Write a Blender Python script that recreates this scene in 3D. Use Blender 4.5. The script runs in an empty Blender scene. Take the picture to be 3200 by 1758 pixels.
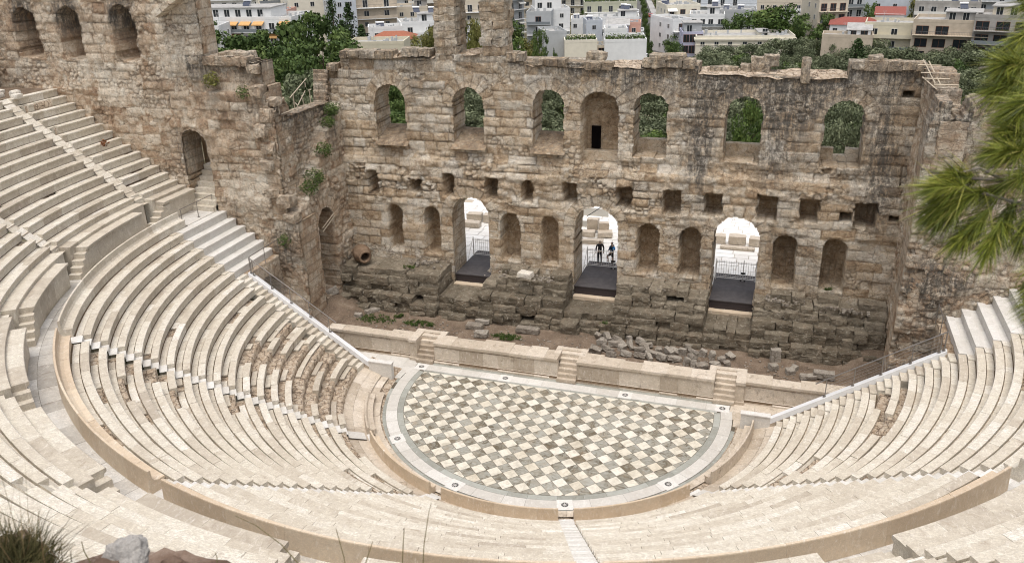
import bpy, bmesh, math, random
import numpy as np
from mathutils import Vector, Matrix, noise as mnoise

# ------------------------------------------------------------------ camera, sky, sun
S = bpy.context.scene
R_ = math.radians
CAM = np.array([10.64, -39.58, 24.81]); PAN, TILT, ROLL, FPX = -18.36, -23.17, -1.49, 2631.9
_cp, _sp = math.cos(R_(PAN)), math.sin(R_(PAN)); _ct, _st = math.cos(R_(TILT)), math.sin(R_(TILT))
_cr, _sr = math.cos(R_(ROLL)), math.sin(R_(ROLL))
FWD = np.array([_sp*_ct, _cp*_ct, _st]); _rt = np.array([_cp, -_sp, 0.0]); _up = np.cross(_rt, FWD)
RGT = _rt*_cr + _up*_sr; UPV = -_rt*_sr + _up*_cr
cd = bpy.data.cameras.new("camera"); cam = bpy.data.objects.new("camera", cd); S.collection.objects.link(cam)
M = Matrix(((RGT[0], UPV[0], -FWD[0]), (RGT[1], UPV[1], -FWD[1]), (RGT[2], UPV[2], -FWD[2]))).to_4x4()
M.translation = Vector(CAM); cam.matrix_world = M
cd.sensor_fit = 'HORIZONTAL'; cd.sensor_width = 36.0; cd.lens = 36.0*FPX/3200.0
cd.clip_start = 0.1; cd.clip_end = 5000
cd.dof.use_dof = True; cd.dof.focus_distance = 55.0; cd.dof.aperture_fstop = 5.0
S.camera = cam
W = bpy.data.worlds.new("World"); S.world = W; W.use_nodes = True
nt = W.node_tree; nt.nodes.clear()
sky = nt.nodes.new('ShaderNodeTexSky'); sky.sky_type = 'NISHITA'; sky.sun_disc = False
SUN_EL, SUN_AZ = 74.0, 170.0
sky.sun_elevation = R_(SUN_EL); sky.sun_rotation = R_(SUN_AZ); sky.air_density = 1.0; sky.dust_density = 5.0; sky.ozone_density = 0.6
bg = nt.nodes.new('ShaderNodeBackground'); bg.inputs['Strength'].default_value = 0.15
out = nt.nodes.new('ShaderNodeOutputWorld')
hs = nt.nodes.new('ShaderNodeHueSaturation'); hs.inputs['Saturation'].default_value = 0.45     # overcast: the dome is nearly white
nt.links.new(sky.outputs[0], hs.inputs['Color']); nt.links.new(hs.outputs[0], bg.inputs[0]); nt.links.new(bg.outputs[0], out.inputs[0])
sl = bpy.data.lights.new("sun", 'SUN'); sl.energy = 0.5; sl.angle = R_(40); sl.color = (1.0, 0.95, 0.86)
so = bpy.data.objects.new("sun", sl); S.collection.objects.link(so)
_d = Vector((math.sin(R_(SUN_AZ))*math.cos(R_(SUN_EL)), math.cos(R_(SUN_AZ))*math.cos(R_(SUN_EL)), math.sin(R_(SUN_EL))))
so.rotation_euler = _d.to_track_quat('Z', 'Y').to_euler(); so.location = (0, 0, 80)
S.view_settings.view_transform = 'Standard'; S.view_settings.look = 'None'; S.view_settings.gamma = 1.0
S.view_settings.exposure = 0.62
S.cycles.filter_width = 1.05; S.cycles.max_bounces = 5; S.cycles.diffuse_bounces = 3

# measured directions: bearing/slope of a feature as seen from the survey point, used to find its true place at a known distance or level
def ray(u, v): return FWD + RGT*(u-1600)/FPX - UPV*(v-879)/FPX
def at_z(u, v, z):
    d = ray(u, v); return CAM + d*((z-CAM[2])/d[2])
def at_y(u, v, y):
    d = ray(u, v); return CAM + d*((y-CAM[1])/d[1])
def at_d(u, v, D):
    d = ray(u, v); return CAM + d*(D/math.hypot(d[0], d[1]))

# ------------------------------------------------------------------ helpers
def hsh(*a):
    x = np.zeros(np.broadcast(*a).shape) if len(a) > 1 else np.zeros(np.shape(a[0]))
    for k, v in enumerate(a): x = x + np.asarray(v)*(12.9898+65.13*k)
    x = np.sin(x)*43758.5453
    return x-np.floor(x)
def vnoise(x, y, seed=0.0):
    x = np.asarray(x, float)+seed*17.3; y = np.asarray(y, float)-seed*9.1
    xi, yi = np.floor(x), np.floor(y); fx, fy = x-xi, y-yi
    fx = fx*fx*(3-2*fx); fy = fy*fy*(3-2*fy)
    a, b, c, d = hsh(xi, yi), hsh(xi+1, yi), hsh(xi, yi+1), hsh(xi+1, yi+1)
    return (a*(1-fx)+b*fx)*(1-fy)+(c*(1-fx)+d*fx)*fy
def fbm(x, y, seed=0.0, o=4):
    s, a, t = 0, .5, 0
    for k in range(o):
        s = s+a*vnoise(np.asarray(x)*2**k, np.asarray(y)*2**k, seed+k*3.7); t += a; a *= .5
    return s/t*2-1
ONES = 'zeroth first second third fourth fifth sixth seventh eighth ninth tenth eleventh twelfth thirteenth fourteenth fifteenth sixteenth seventeenth eighteenth nineteenth twentieth'.split()
def ordw(n):
    if n <= 20: return ONES[n]
    t = {2: 'twenty', 3: 'thirty', 4: 'forty', 5: 'fifty'}[n//10]
    return t+'-'+ONES[n % 10] if n % 10 else t.replace('y', 'ieth')
def tag(o, label=None, cat=None, group=None, kind=None):
    if label: o['label'] = label
    if cat: o['category'] = cat
    if group: o['group'] = group
    if kind: o['kind'] = kind
    return o
def link(o, parent=None):
    S.collection.objects.link(o)
    if parent is not None: o.parent = parent
    return o
def empty(name, loc=(0, 0, 0), rz=0):
    o = bpy.data.objects.new(name, None); o.empty_display_size = .2
    o.location = loc; o.rotation_euler = (0, 0, rz); return link(o)
def mesh_np(name, V, F, mat, attrs=None, parent=None, smooth=False, mi=None, loc=None):
    V = np.asarray(V, np.float32); F = np.asarray(F, np.int32); k = F.shape[1]
    me = bpy.data.meshes.new(name)
    me.vertices.add(len(V)); me.vertices.foreach_set('co', V.ravel())
    me.loops.add(F.size); me.loops.foreach_set('vertex_index', F.ravel())
    me.polygons.add(len(F)); me.polygons.foreach_set('loop_start', np.arange(0, F.size, k, dtype=np.int32))
    me.polygons.foreach_set('loop_total', np.full(len(F), k, np.int32))
    if mi is not None: me.polygons.foreach_set('material_index', np.asarray(mi, np.int32))
    me.update(calc_edges=True)
    for nm, (dom, arr) in (attrs or {}).items():
        at = me.attributes.new(nm, 'FLOAT', dom); at.data.foreach_set('value', np.asarray(arr, np.float32))
    me.polygons.foreach_set('use_smooth', np.full(len(F), smooth, bool))
    for m in (mat if isinstance(mat, (list, tuple)) else [mat]): me.materials.append(m)
    o = bpy.data.objects.new(name, me)
    if loc is not None: o.location = loc
    return link(o, parent)
class MB:
    def __init__(s): s.v, s.f, s.t, s.m = [], [], [], []; s.tone = .5; s.mat = 0; s.stain = 0.0
    def face(s, pts, tone=None, mat=None):
        n = len(s.v); s.v += [tuple(p) for p in pts]; s.f.append(tuple(range(n, n+len(pts))))
        s.t.append(s.tone if tone is None else tone); s.m.append(s.mat if mat is None else mat)
    def grid(s, P, tone=None, mat=None, closed=False):       # P[i][j] points
        n = len(s.v); a, b = len(P), len(P[0])
        for r in P: s.v += [tuple(p) for p in r]
        for i in range(a-1):
            for j in range(b if closed else b-1):
                j2 = (j+1) % b
                s.f.append((n+i*b+j, n+i*b+j2, n+(i+1)*b+j2, n+(i+1)*b+j)); s.t.append(s.tone if tone is None else tone); s.m.append(s.mat if mat is None else mat)
    def box(s, x0, y0, z0, x1, y1, z1, tone=None, mat=None, M=None):
        P = [(x0, y0, z0), (x1, y0, z0), (x1, y1, z0), (x0, y1, z0), (x0, y0, z1), (x1, y0, z1), (x1, y1, z1), (x0, y1, z1)]
        if M is not None: P = [tuple(M @ Vector(p)) for p in P]
        n = len(s.v); s.v += P
        for f in ((0, 3, 2, 1), (4, 5, 6, 7), (0, 1, 5, 4), (1, 2, 6, 5), (2, 3, 7, 6), (3, 0, 4, 7)):
            s.f.append(tuple(n+i for i in f)); s.t.append(s.tone if tone is None else tone); s.m.append(s.mat if mat is None else mat)
    def tube(s, pts, r, n=8, tone=None, mat=None, cap=True):
        pts = [Vector(p) for p in pts]; rs = r if isinstance(r, (list, tuple)) else [r]*len(pts)
        rings = []
        for i, p in enumerate(pts):
            d = (pts[min(i+1, len(pts)-1)]-pts[max(i-1, 0)]).normalized()
            a = d.orthogonal().normalized() if abs(d.z) > .95 else d.cross(Vector((0, 0, 1))).normalized()
            b = d.cross(a).normalized()
            rings.append([p+(a*math.cos(t)+b*math.sin(t))*rs[i] for t in [2*math.pi*k/n for k in range(n)]])
        s.grid(rings, tone, mat, closed=True)
        if cap:
            s.face(rings[0][::-1], tone, mat); s.face(rings[-1], tone, mat)
    def lathe(s, prof, n=24, tone=None, mat=None, M=None):
        P = [[Vector((r*math.cos(2*math.pi*k/n), r*math.sin(2*math.pi*k/n), z)) for k in range(n)] for r, z in prof]
        if M is not None: P = [[M @ p for p in q] for q in P]
        s.grid(P, tone, mat, closed=True)
    def build(s, name, mat, parent=None, smooth=False, loc=None, rz=0):
        me = bpy.data.meshes.new(name); me.from_pydata(s.v, [], s.f)
        at = me.attributes.new('tone', 'FLOAT', 'FACE'); at.data.foreach_set('value', np.asarray(s.t, np.float32))
        if s.stain: at = me.attributes.new('stain', 'FLOAT', 'FACE'); at.data.foreach_set('value', np.full(len(s.f), s.stain, np.float32))
        for m in (mat if isinstance(mat, (list, tuple)) else [mat]): me.materials.append(m)
        me.polygons.foreach_set('material_index', np.asarray(s.m, np.int32))
        if smooth: me.polygons.foreach_set('use_smooth', np.full(len(s.f), True, bool))
        me.update()
        o = bpy.data.objects.new(name, me)
        if loc is not None: o.location = loc
        o.rotation_euler = (0, 0, rz)
        return link(o, parent)
def copy_tree(o, parent=None):
    c = o.copy(); S.collection.objects.link(c)
    if parent is not None: c.parent = parent
    for ch in list(o.children): copy_tree(ch, c)
    return c

# ------------------------------------------------------------------ materials
class NT:
    def __init__(s, name):
        s.m = bpy.data.materials.new(name); s.m.use_nodes = True; s.n = s.m.node_tree; s.n.nodes.clear()
        s.o = s.n.nodes.new('ShaderNodeOutputMaterial'); s.b = s.n.nodes.new('ShaderNodeBsdfPrincipled')
        s.l(s.b.outputs[0], s.o.inputs[0]); s.tc = s.n.nodes.new('ShaderNodeTexCoord').outputs['Object']
    def l(s, a, b): s.n.links.new(a, b)
    def map(s, sc, src=None, rot=None):
        q = s.n.nodes.new('ShaderNodeMapping'); q.inputs['Scale'].default_value = sc if isinstance(sc, tuple) else (sc,)*3
        if rot: q.inputs['Rotation'].default_value = rot
        s.l(src or s.tc, q.inputs[0]); return q.outputs[0]
    def noise(s, scale=5, detail=6, rough=.6, vec=None, dist=0.0, color=False):
        q = s.n.nodes.new('ShaderNodeTexNoise'); q.inputs['Scale'].default_value = scale; q.inputs['Detail'].default_value = detail
        q.inputs['Roughness'].default_value = rough; q.inputs['Distortion'].default_value = dist
        s.l(vec or s.tc, q.inputs['Vector']); return q.outputs[1 if color else 0]
    def voro(s, scale, feature='F1', vec=None, out=0):
        q = s.n.nodes.new('ShaderNodeTexVoronoi'); q.feature = feature; q.inputs['Scale'].default_value = scale
        s.l(vec or s.tc, q.inputs['Vector']); return q.outputs[out]
    def attr(s, name):
        q = s.n.nodes.new('ShaderNodeAttribute'); q.attribute_name = name; return q.outputs['Fac']
    def ramp(s, f, stops, interp='LINEAR'):
        q = s.n.nodes.new('ShaderNodeValToRGB'); s.l(f, q.inputs[0]); e = q.color_ramp.elements; q.color_ramp.interpolation = interp
        for i, (p, c) in enumerate(stops):
            if i < 2: el = e[i]; el.position = p
            else: el = e.new(p)
            c = (c,)*3 if not isinstance(c, tuple) else c
            el.color = (*c, 1)
        return q.outputs[0]
    def math(s, op, a, b=None, clamp=False):
        q = s.n.nodes.new('ShaderNodeMath'); q.operation = op; q.use_clamp = clamp
        for i, x in enumerate((a, b)):
            if x is None: continue
            if isinstance(x, (int, float)): q.inputs[i].default_value = x
            else: s.l(x, q.inputs[i])
        return q.outputs[0]
    def mix(s, f, a, b, mode='MIX'):
        q = s.n.nodes.new('ShaderNodeMix'); q.data_type = 'RGBA'; q.blend_type = mode
        for inp, x in ((q.inputs[0], f), (q.inputs[6], a), (q.inputs[7], b)):
            if isinstance(x, (int, float)): inp.default_value = x
            elif isinstance(x, tuple): inp.default_value = (*x, 1)
            else: s.l(x, inp)
        return q.outputs[2]
    def bump(s, h, strength=.4, dist=.05):
        q = s.n.nodes.new('ShaderNodeBump'); q.inputs['Strength'].default_value = strength; q.inputs['Distance'].default_value = dist
        s.l(h, q.inputs['Height']); s.l(q.outputs[0], s.b.inputs['Normal'])
    def fin(s, col, rough=.85, spec=.3, metal=0.0):
        if isinstance(col, tuple): s.b.inputs['Base Color'].default_value = (*col, 1)
        else: s.l(col, s.b.inputs['Base Color'])
        if isinstance(rough, (int, float)): s.b.inputs['Roughness'].default_value = rough
        else: s.l(rough, s.b.inputs['Roughness'])
        s.b.inputs['Specular IOR Level'].default_value = spec; s.b.inputs['Metallic'].default_value = metal
        return s.m
def plain(name, col, rough=.7, spec=.3, metal=0.0, var=.12, scale=3.0):
    n = NT(name); a = n.noise(scale, 5, .6); f = n.ramp(a, [(.3, 1-var), (.7, 1+var*.4)])
    return n.fin(n.mix(1.0, col, f, 'MULTIPLY'), rough, spec, metal)
def wall_stone(name, stops, stain=(.135, .122, .104), rust=(.40, .24, .13), rustf=.34, joint=(.13, .095, .065), k=1.0):
    n = NT(name); t = n.attr('tone'); j = n.attr('joint'); stn = n.attr('stain')
    a = n.noise(2.2, 8, .65, dist=.6); a2 = n.noise(.45, 6, .6, dist=.8)
    t2 = n.math('ADD', n.math('MULTIPLY', t, .55), n.math('ADD', n.math('MULTIPLY', n.math('SUBTRACT', a, .5), 1.1), n.math('MULTIPLY', n.math('SUBTRACT', a2, .1), .6)), True)
    c = n.ramp(t2, stops)
    r = n.ramp(n.noise(1.1, 6, .7, dist=1.0), [(.5, 0.0), (.68, 1.0)]); c = n.mix(n.math('MULTIPLY', r, rustf), c, rust)
    pl = n.ramp(n.noise(5.5, 8, .75, dist=.4), [(.56, 0.0), (.66, 1.0)]); c = n.mix(n.math('MULTIPLY', pl, .55), c, (.76, .70, .59))
    sp = n.ramp(n.noise(9, 8, .8, dist=.5), [(.33, 1.0), (.47, 0.0)]); c = n.mix(n.math('MULTIPLY', sp, .85), c, (.14, .105, .075))
    f = n.ramp(n.noise(24, 4, .7), [(.25, .72), (.75, 1.12)]); c = n.mix(1.0, c, f, 'MULTIPLY')
    c = n.mix(n.math('MULTIPLY', j, .6), c, joint)
    vv = n.map((2.6, 2.6, .45)); st = n.noise(1.6, 9, .75, vec=vv, dist=.4)
    st2 = n.noise(7, 8, .8)
    sm = n.math('MULTIPLY', n.ramp(n.math('ADD', st, n.math('MULTIPLY', n.math('SUBTRACT', st2, .5), .7)), [(.36, 0.0), (.56, 1.0)]), stn, True)
    c = n.mix(sm, c, stain)
    cr = n.voro(2.3, 'DISTANCE_TO_EDGE', vec=n.mix(.25, n.tc, n.noise(2.0, 5, .6, color=True)))
    crk = n.ramp(cr, [(.0, 1.0), (.035, 0.0)])
    cr2 = n.voro(1.15, 'DISTANCE_TO_EDGE', vec=n.mix(.35, n.map((1.0, 1.0, 1.6)), n.noise(1.4, 6, .7, color=True))); crk2 = n.ramp(cr2, [(.0, 1.0), (.03, 0.0)])
    gate = n.ramp(n.noise(.7, 4, .6), [(.42, 0.0), (.58, 1.0)])
    c = n.mix(n.math('MULTIPLY', n.math('MULTIPLY', crk, gate), .5), c, (.17, .125, .08)); c = n.mix(n.math('MULTIPLY', n.math('MULTIPLY', crk2, gate), .5), c, (.13, .09, .06))
    h = n.math('ADD', n.noise(9, 9, .7), n.math('MULTIPLY', n.noise(40, 4, .6), .35))
    h = n.math('SUBTRACT', h, n.math('MULTIPLY', crk, .35))
    n.bump(h, .95, .10*k); return n.fin(c, .92, .15)
ST_SKENE = [(.0, (.20, .145, .09)), (.16, (.40, .285, .18)), (.33, (.56, .43, .29)), (.52, (.68, .565, .42)), (.72, (.75, .67, .545)), (1.0, (.82, .77, .68))]
M_SK = wall_stone('weathered_poros_stone', ST_SKENE)
M_LW = wall_stone('brown_rubble_masonry', [(.0, (.22, .155, .11)), (.2, (.40, .275, .18)), (.38, (.55, .42, .295)), (.58, (.67, .555, .42)), (.78, (.75, .66, .53)), (1.0, (.82, .77, .66))], rustf=.5)
M_BASE = wall_stone('dark_damp_stone', [(.0, (.10, .083, .06)), (.3, (.175, .148, .108)), (.6, (.25, .215, .16)), (.85, (.35, .305, .235)), (1.0, (.50, .44, .34))], rustf=.12, stain=(.05, .048, .04))
def marble(name, stops, dirt=(.24, .17, .115), dirtf=.5, vein=(.40, .345, .28), veinf=.6, white=(.84, .80, .74)):
    n = NT(name); t = n.attr('tone')
    t2 = n.math('ADD', t, n.math('MULTIPLY', n.math('SUBTRACT', n.noise(2.4, 8, .68, dist=.7), .5), 1.15), True)
    c = n.ramp(t2, stops)
    vv = n.map((1.0, 3.6, 2.0), rot=(0, 0, .7)); w = n.noise(2.6, 10, .75, vec=vv, dist=1.8)
    ve = n.ramp(w, [(.44, 0.0), (.5, 1.0), (.56, 0.0)]); c = n.mix(n.math('MULTIPLY', ve, veinf), c, vein)
    wv = n.ramp(n.noise(2.6, 8, .7, vec=n.map((3.0, 1.2, 1.0)), dist=1.2), [(.55, 0.0), (.72, 1.0)]); c = n.mix(n.math('MULTIPLY', wv, .6), c, white)
    d = n.ramp(n.noise(2.2, 9, .78, dist=.5), [(.54, 0.0), (.68, 1.0)]); c = n.mix(n.math('MULTIPLY', d, dirtf), c, dirt)
    sp = n.ramp(n.noise(14, 7, .8), [(.28, 1.0), (.40, 0.0)]); c = n.mix(n.math('MULTIPLY', sp, .45), c, dirt)
    f = n.ramp(n.noise(30, 3, .7), [(.3, .88), (.7, 1.06)]); c = n.mix(1.0, c, f, 'MULTIPLY')
    n.bump(n.noise(16, 8, .7), .35, .02); return n.fin(c, .62, .35)
M_MAR = marble('aged_seat_marble', [(.0, (.41, .355, .28)), (.22, (.53, .47, .375)), (.5, (.635, .58, .475)), (.75, (.71, .665, .565)), (1.0, (.80, .765, .69))], dirtf=.42, veinf=.75)
M_WHI = marble('new_white_marble', [(.0, (.52, .485, .43)), (.5, (.63, .60, .545)), (1.0, (.74, .715, .67))], dirtf=.3, dirt=(.36, .30, .23), veinf=.5, vein=(.42, .41, .39), white=(.78, .76, .72))
M_WALK = marble('worn_walkway_marble', [(.0, (.36, .33, .29)), (.4, (.50, .47, .42)), (.75, (.60, .57, .52)), (1.0, (.70, .68, .64))], dirtf=.5, dirt=(.27, .22, .17), veinf=.6, vein=(.36, .35, .33))
M_TAN = marble('tan_dressed_marble', [(.0, (.50, .385, .265)), (.5, (.60, .48, .345)), (1.0, (.68, .57, .43))], dirtf=.25, veinf=.3)
M_STG = marble('stained_stage_marble', [(.0, (.36, .29, .215)), (.4, (.50, .42, .325)), (.7, (.60, .515, .41)), (1.0, (.70, .62, .52))], dirtf=.75, dirt=(.17, .125, .085))
def core_mat():
    n = NT('broken_core_stone'); a = n.noise(3.5, 9, .75, dist=1.0)
    c = n.ramp(a, [(.25, (.16, .115, .08)), (.40, (.32, .24, .17)), (.52, (.47, .38, .285)), (.66, (.62, .54, .44))])
    cr = n.voro(3.2, 'DISTANCE_TO_EDGE', vec=n.mix(.3, n.tc, n.noise(3, 5, .6, color=True))); k = n.ramp(cr, [(0., 1.), (.05, 0.)])
    c = n.mix(n.math('MULTIPLY', k, .75), c, (.07, .045, .03))
    n.bump(n.math('SUBTRACT', n.noise(8, 9, .75), n.math('MULTIPLY', k, .5)), .9, .08); return n.fin(c, .95, .1)
M_CORE = core_mat()
def tile_mat():
    n = NT('checker_marble_inlay'); t = n.attr('tone'); k = n.attr('grey')
    wn = n.noise(1.3, 8, .7, dist=.8)
    cw = n.ramp(n.math('ADD', t, n.math('MULTIPLY', n.math('SUBTRACT', n.noise(2.5, 7, .7, dist=1.), .5), .6), True), [(.0, (.55, .475, .365)), (.2, (.61, .555, .45)), (.5, (.67, .625, .525)), (1., (.74, .705, .62))])
    vv = n.map((1.1, 5.5, 1), rot=(0, 0, -.18)); st = n.noise(2.2, 9, .75, vec=vv, dist=1.0)
    cg = n.ramp(n.math('ADD', st, n.math('MULTIPLY', n.math('SUBTRACT', t, .5), .3)), [(.34, (.12, .105, .075)), (.43, (.215, .20, .16)), (.52, (.29, .285, .245)), (.68, (.40, .395, .35))])
    brn = n.ramp(n.math('ADD', n.noise(1.7, 8, .75, dist=1.2), n.math('MULTIPLY', t, -.10)), [(.46, 0.), (.52, 1.)]); cg = n.mix(n.math('MULTIPLY', brn, .85), cg, (.095, .072, .042))
    c = n.mix(k, cw, cg)
    dm = n.ramp(wn, [(.56, 0.), (.68, 1.)])
    cr = n.ramp(n.voro(5, 'DISTANCE_TO_EDGE', vec=n.mix(.35, n.tc, n.noise(3, 5, .6, color=True))), [(0., 1.), (.06, 0.)])
    c = n.mix(n.math('MULTIPLY', n.math('MULTIPLY', dm, cr), .8), c, (.15, .10, .06)); c = n.mix(n.math('MULTIPLY', dm, .3), c, (.50, .37, .24))
    sp = n.ramp(n.noise(11, 8, .8), [(.27, 1.), (.38, 0.)]); c = n.mix(n.math('MULTIPLY', sp, .5), c, (.18, .14, .09))
    gm = n.ramp(n.noise(1.6, 9, .8, dist=.8), [(.45, 0.), (.62, 1.)]); c = n.mix(n.math('MULTIPLY', gm, .5), c, (.29, .245, .175))
    n.bump(n.noise(14, 6, .6), .2, .01); return n.fin(c, .5, .4)
M_TILE = tile_mat()
M_GREY = marble('grey_green_marble', [(.0, (.24, .25, .22)), (.5, (.33, .345, .31)), (1.0, (.42, .435, .40))], dirtf=.35, dirt=(.15, .12, .08), veinf=.4, white=(.5, .51, .48))
M_GAP = plain('dark_joint_dirt', (.12, .10, .075), .95, .05)
M_DIRT = (lambda n: (n.bump(n.noise(7, 9, .75), .8, .08), n.fin(n.mix(n.ramp(n.noise(14, 6, .75), [(.55, 0.), (.7, .8)]), n.ramp(n.noise(1.2, 8, .7, dist=.6), [(.3, (.105, .08, .058)), (.5, (.17, .125, .09)), (.7, (.25, .195, .145))]), (.42, .36, .29)), .95, .1))[1])(NT('packed_earth'))
M_STEEL = plain('brushed_grey_steel', (.30, .28, .26), .38, .5, .75, .1, 9)
M_COPE = plain('white_painted_coping', (.74, .74, .74), .5, .4, 0, .08, 2)
M_DECK = (lambda n: (n.bump(n.noise(60, 3, .6), .2, .004), n.fin(n.ramp(n.noise(2.5, 7, .7), [(.3, (.052, .047, .048)), (.7, (.095, .085, .083))]), .7, .3))[1])(NT('dark_rubber_deck'))
# ------------------------------------------------------------------ masonry walls: a rough face of individual stones, openings cut through, real thickness
def block_field(u, z, seed, hc=(.42, .60), wl=(.65, 1.5), rub=.45, z0=-2, z1=30, u0=-45, u1=45):
    rng = np.random.default_rng(seed)
    wu = u+.09*fbm(u*1.3, z*1.3, seed+.3, 4); wz = z+.07*fbm(u*1.1+9, z*1.1, seed+.7, 4)
    zb = [z0]
    while zb[-1] < z1: zb.append(zb[-1]+rng.uniform(*hc))
    zb = np.array(zb); ci = np.clip(np.searchsorted(zb, wz)-1, 0, len(zb)-2)
    bi = np.zeros_like(ci); du = np.zeros_like(u)
    for c in range(len(zb)-1):
        m = ci == c
        ub = [u0+rng.uniform(0, 1)]
        while ub[-1] < u1: ub.append(ub[-1]+rng.uniform(*wl))
        if not m.any(): continue
        ub = np.array(ub); x = wu[m]; k = np.clip(np.searchsorted(ub, x)-1, 0, len(ub)-2)
        bi[m] = k; du[m] = np.minimum(x-ub[k], ub[k+1]-x)
    dz = np.minimum(wz-zb[ci], zb[ci+1]-wz)
    d = np.maximum(np.minimum(du, dz), 0)
    r1, r2, r3 = hsh(ci, bi, seed), hsh(ci+5, bi, seed+1.3), hsh(ci, bi+7, seed+2.1)
    # irregular rubble cells
    cs = .36; gx, gz = np.floor(wu/cs), np.floor(wz/(cs*.8)); F1 = np.full(u.shape, 9.); F2 = np.full(u.shape, 9.); id1 = np.zeros(u.shape)
    for i in (-1, 0, 1):
        for j in (-1, 0, 1):
            a, b = gx+i, gz+j; px = (a+.15+.7*hsh(a, b, seed+4))*cs; pz = (b+.15+.7*hsh(a, b, seed+5))*cs*.8
            D = np.hypot(wu-px, (wz-pz)*1.25); idn = hsh(a, b, seed+6)
            n = D < F1; F2 = np.where(n, F1, np.minimum(F2, D)); id1 = np.where(n, idn, id1); F1 = np.where(n, D, F1)
    big = fbm(u*.22, z*.3, seed+8, 3)
    rm = (r3 < rub+.5*big)
    vd = (F2-F1)*.5
    d = np.where(rm, np.minimum(d+.03, vd), d)
    h = np.where(rm, id1, r1); tone = np.where(rm, .6*hsh(id1*91.7)+.4*r2, r2)
    return d, h, tone, rm
def arch_sdf(u, z, c, hw, z0, zt):
    # negative inside: rectangle topped by a (flattened) semicircle reaching zt
    zs = zt-hw; dx = np.abs(u-c)-hw
    rect = np.maximum(dx, np.maximum(z0-z, z-zs)); circ = np.hypot(u-c, z-zs)-hw
    top = np.where(z > zs, circ, 9); body = np.maximum(dx, z0-z)
    return np.where(z > zs, np.maximum(circ, z0-z), body)
def rect_sdf(u, z, c, hw, z0, zt): return np.maximum(np.abs(u-c)-hw, np.maximum(z0-z, z-zt))
def masonry(name, origin, udir, ndir, U, Z, res, topf, holes, thick, mat, seed=1, parent=None, botf=None, edgef=None, base=None, amp=1.0, rub=.45, stain=None, hc=(.42, .60), wl=(.65, 1.5), back=True, smoothzone=None, sidef=None, tonef=None):
    """holes: (kind, shape, centre, halfwidth, z0, ztop, depth); kind 'thru' | 'niche' (curved back) | 'flat'"""
    origin = np.array(origin, float); udir = np.array(udir, float); ndir = np.array(ndir, float)
    us = np.arange(U[0], U[1]+res*.5, res); zs = np.arange(Z[0], Z[1]+res*.5, res)
    uu, zz = np.meshgrid(us, zs); nz, nu = uu.shape
    d, h, tone, rm = block_field(uu, zz, seed, hc, wl, rub)
    sm = np.ones_like(uu) if smoothzone is None else smoothzone(uu, zz)
    groove = -.060*np.exp(-(d/.04)**2)*np.clip(.35+1.3*fbm(uu*.7, zz*.7, seed+50, 3), .15, 1.3)
    rnd = -.04*np.exp(-d/.08)
    n = (h-.5)*np.where(rm, .10, .06)+(h-.6)*.25*np.clip(fbm(uu*.45, zz*.5, seed+51, 3)-.22, 0, 1)*2+groove+rnd+fbm(uu*4, zz*4, seed+11, 3)*.03+fbm(uu*1.1, zz*1.1, seed+12, 3)*.10+fbm(uu*.35, zz*.4, seed+13, 2)*.10
    n = n*amp*sm
    if tonef is not None: tone = tonef(uu, zz, tone, d)
    joint = np.exp(-(d/.035)**2)*np.clip(.5+1.2*fbm(uu*.7, zz*.7, seed+50, 3), .2, 1)
    # arch stones round the openings
    jit = fbm(uu*2.2, zz*2.2, seed+20, 3)*.09*(.3+.7*sm)
    for kd, shp, c, hw, z0, zt, dep in holes:
        if shp != 'arch' or hw < .9: continue
        s = arch_sdf(uu, zz, c, hw, z0, zt); zc = zt-hw
        band = (s > -.1) & (s < .75) & (zz > zc-.1)
        a = np.arctan2(zz-zc, uu-c); na = 9; k = np.floor(a/math.pi*na+.15*hsh(c)); fr = a/math.pi*na+.15*hsh(c)-k
        dd = np.minimum(np.minimum(fr, 1-fr)*math.pi/na*(hw+s), np.abs(.75-s)); dd = np.maximum(dd, 0)
        kk = hsh(k, np.full_like(k, c), seed)
        n = np.where(band, (kk-.4)*.06-.03*np.exp(-(dd/.045)**2)+fbm(uu*4, zz*4, seed+11, 3)*.03, n)
        joint = np.where(band, np.exp(-(dd/.035)**2), joint); tone = np.where(band, .3+.45*kk, tone)
    if base is not None: n = n+base(uu, zz)
    hole = np.zeros(uu.shape, bool); rec = np.zeros_like(uu)
    for kd, shp, c, hw, z0, zt, dep in holes:
        s = (arch_sdf if shp == 'arch' else rect_sdf)(uu, zz, c, hw, z0, zt)+jit*(1 if hw > .3 else .5)
        if kd == 'thru': hole |= s < 0; n = np.where((s < .18) & (s >= 0), n*.6-.02, n)
        elif kd == 'niche':
            prof = dep*np.sqrt(np.clip(1-((uu-c)/(hw*1.02))**2, 0, 1))*.85+.15*dep
            top = np.clip((zt-zz)/hw, 0, 1)**.5
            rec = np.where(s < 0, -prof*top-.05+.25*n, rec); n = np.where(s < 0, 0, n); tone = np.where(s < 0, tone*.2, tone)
        else: rec = np.where(s < 0, -dep+.3*n, rec); n = np.where(s < 0, 0, n); tone = np.where(s < 0, tone*.2, tone)  # recess interiors, niches too, darkened in tone: brown patina plus painted shade
    n = n+rec
    top = topf(uu)+fbm(uu*1.7, uu*0+seed, seed+30, 3)*.12
    top = np.round(top/.28)*.28*.6+top*.4
    mask = (zz < top)
    if botf is not None: mask &= zz > botf(uu)
    if sidef is not None: mask &= sidef(uu, zz)
    mask &= ~hole
    st = np.zeros_like(uu) if stain is None else stain(uu, zz, topf(uu))
    fm = mask[:-1, :-1] & mask[1:, :-1] & mask[:-1, 1:] & mask[1:, 1:]
    P = origin+uu[..., None]*udir+np.array([0, 0, 1.])*zz[..., None]+n[..., None]*ndir
    idx = np.arange(nz*nu).reshape(nz, nu)
    fi, fj = np.nonzero(fm)
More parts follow.
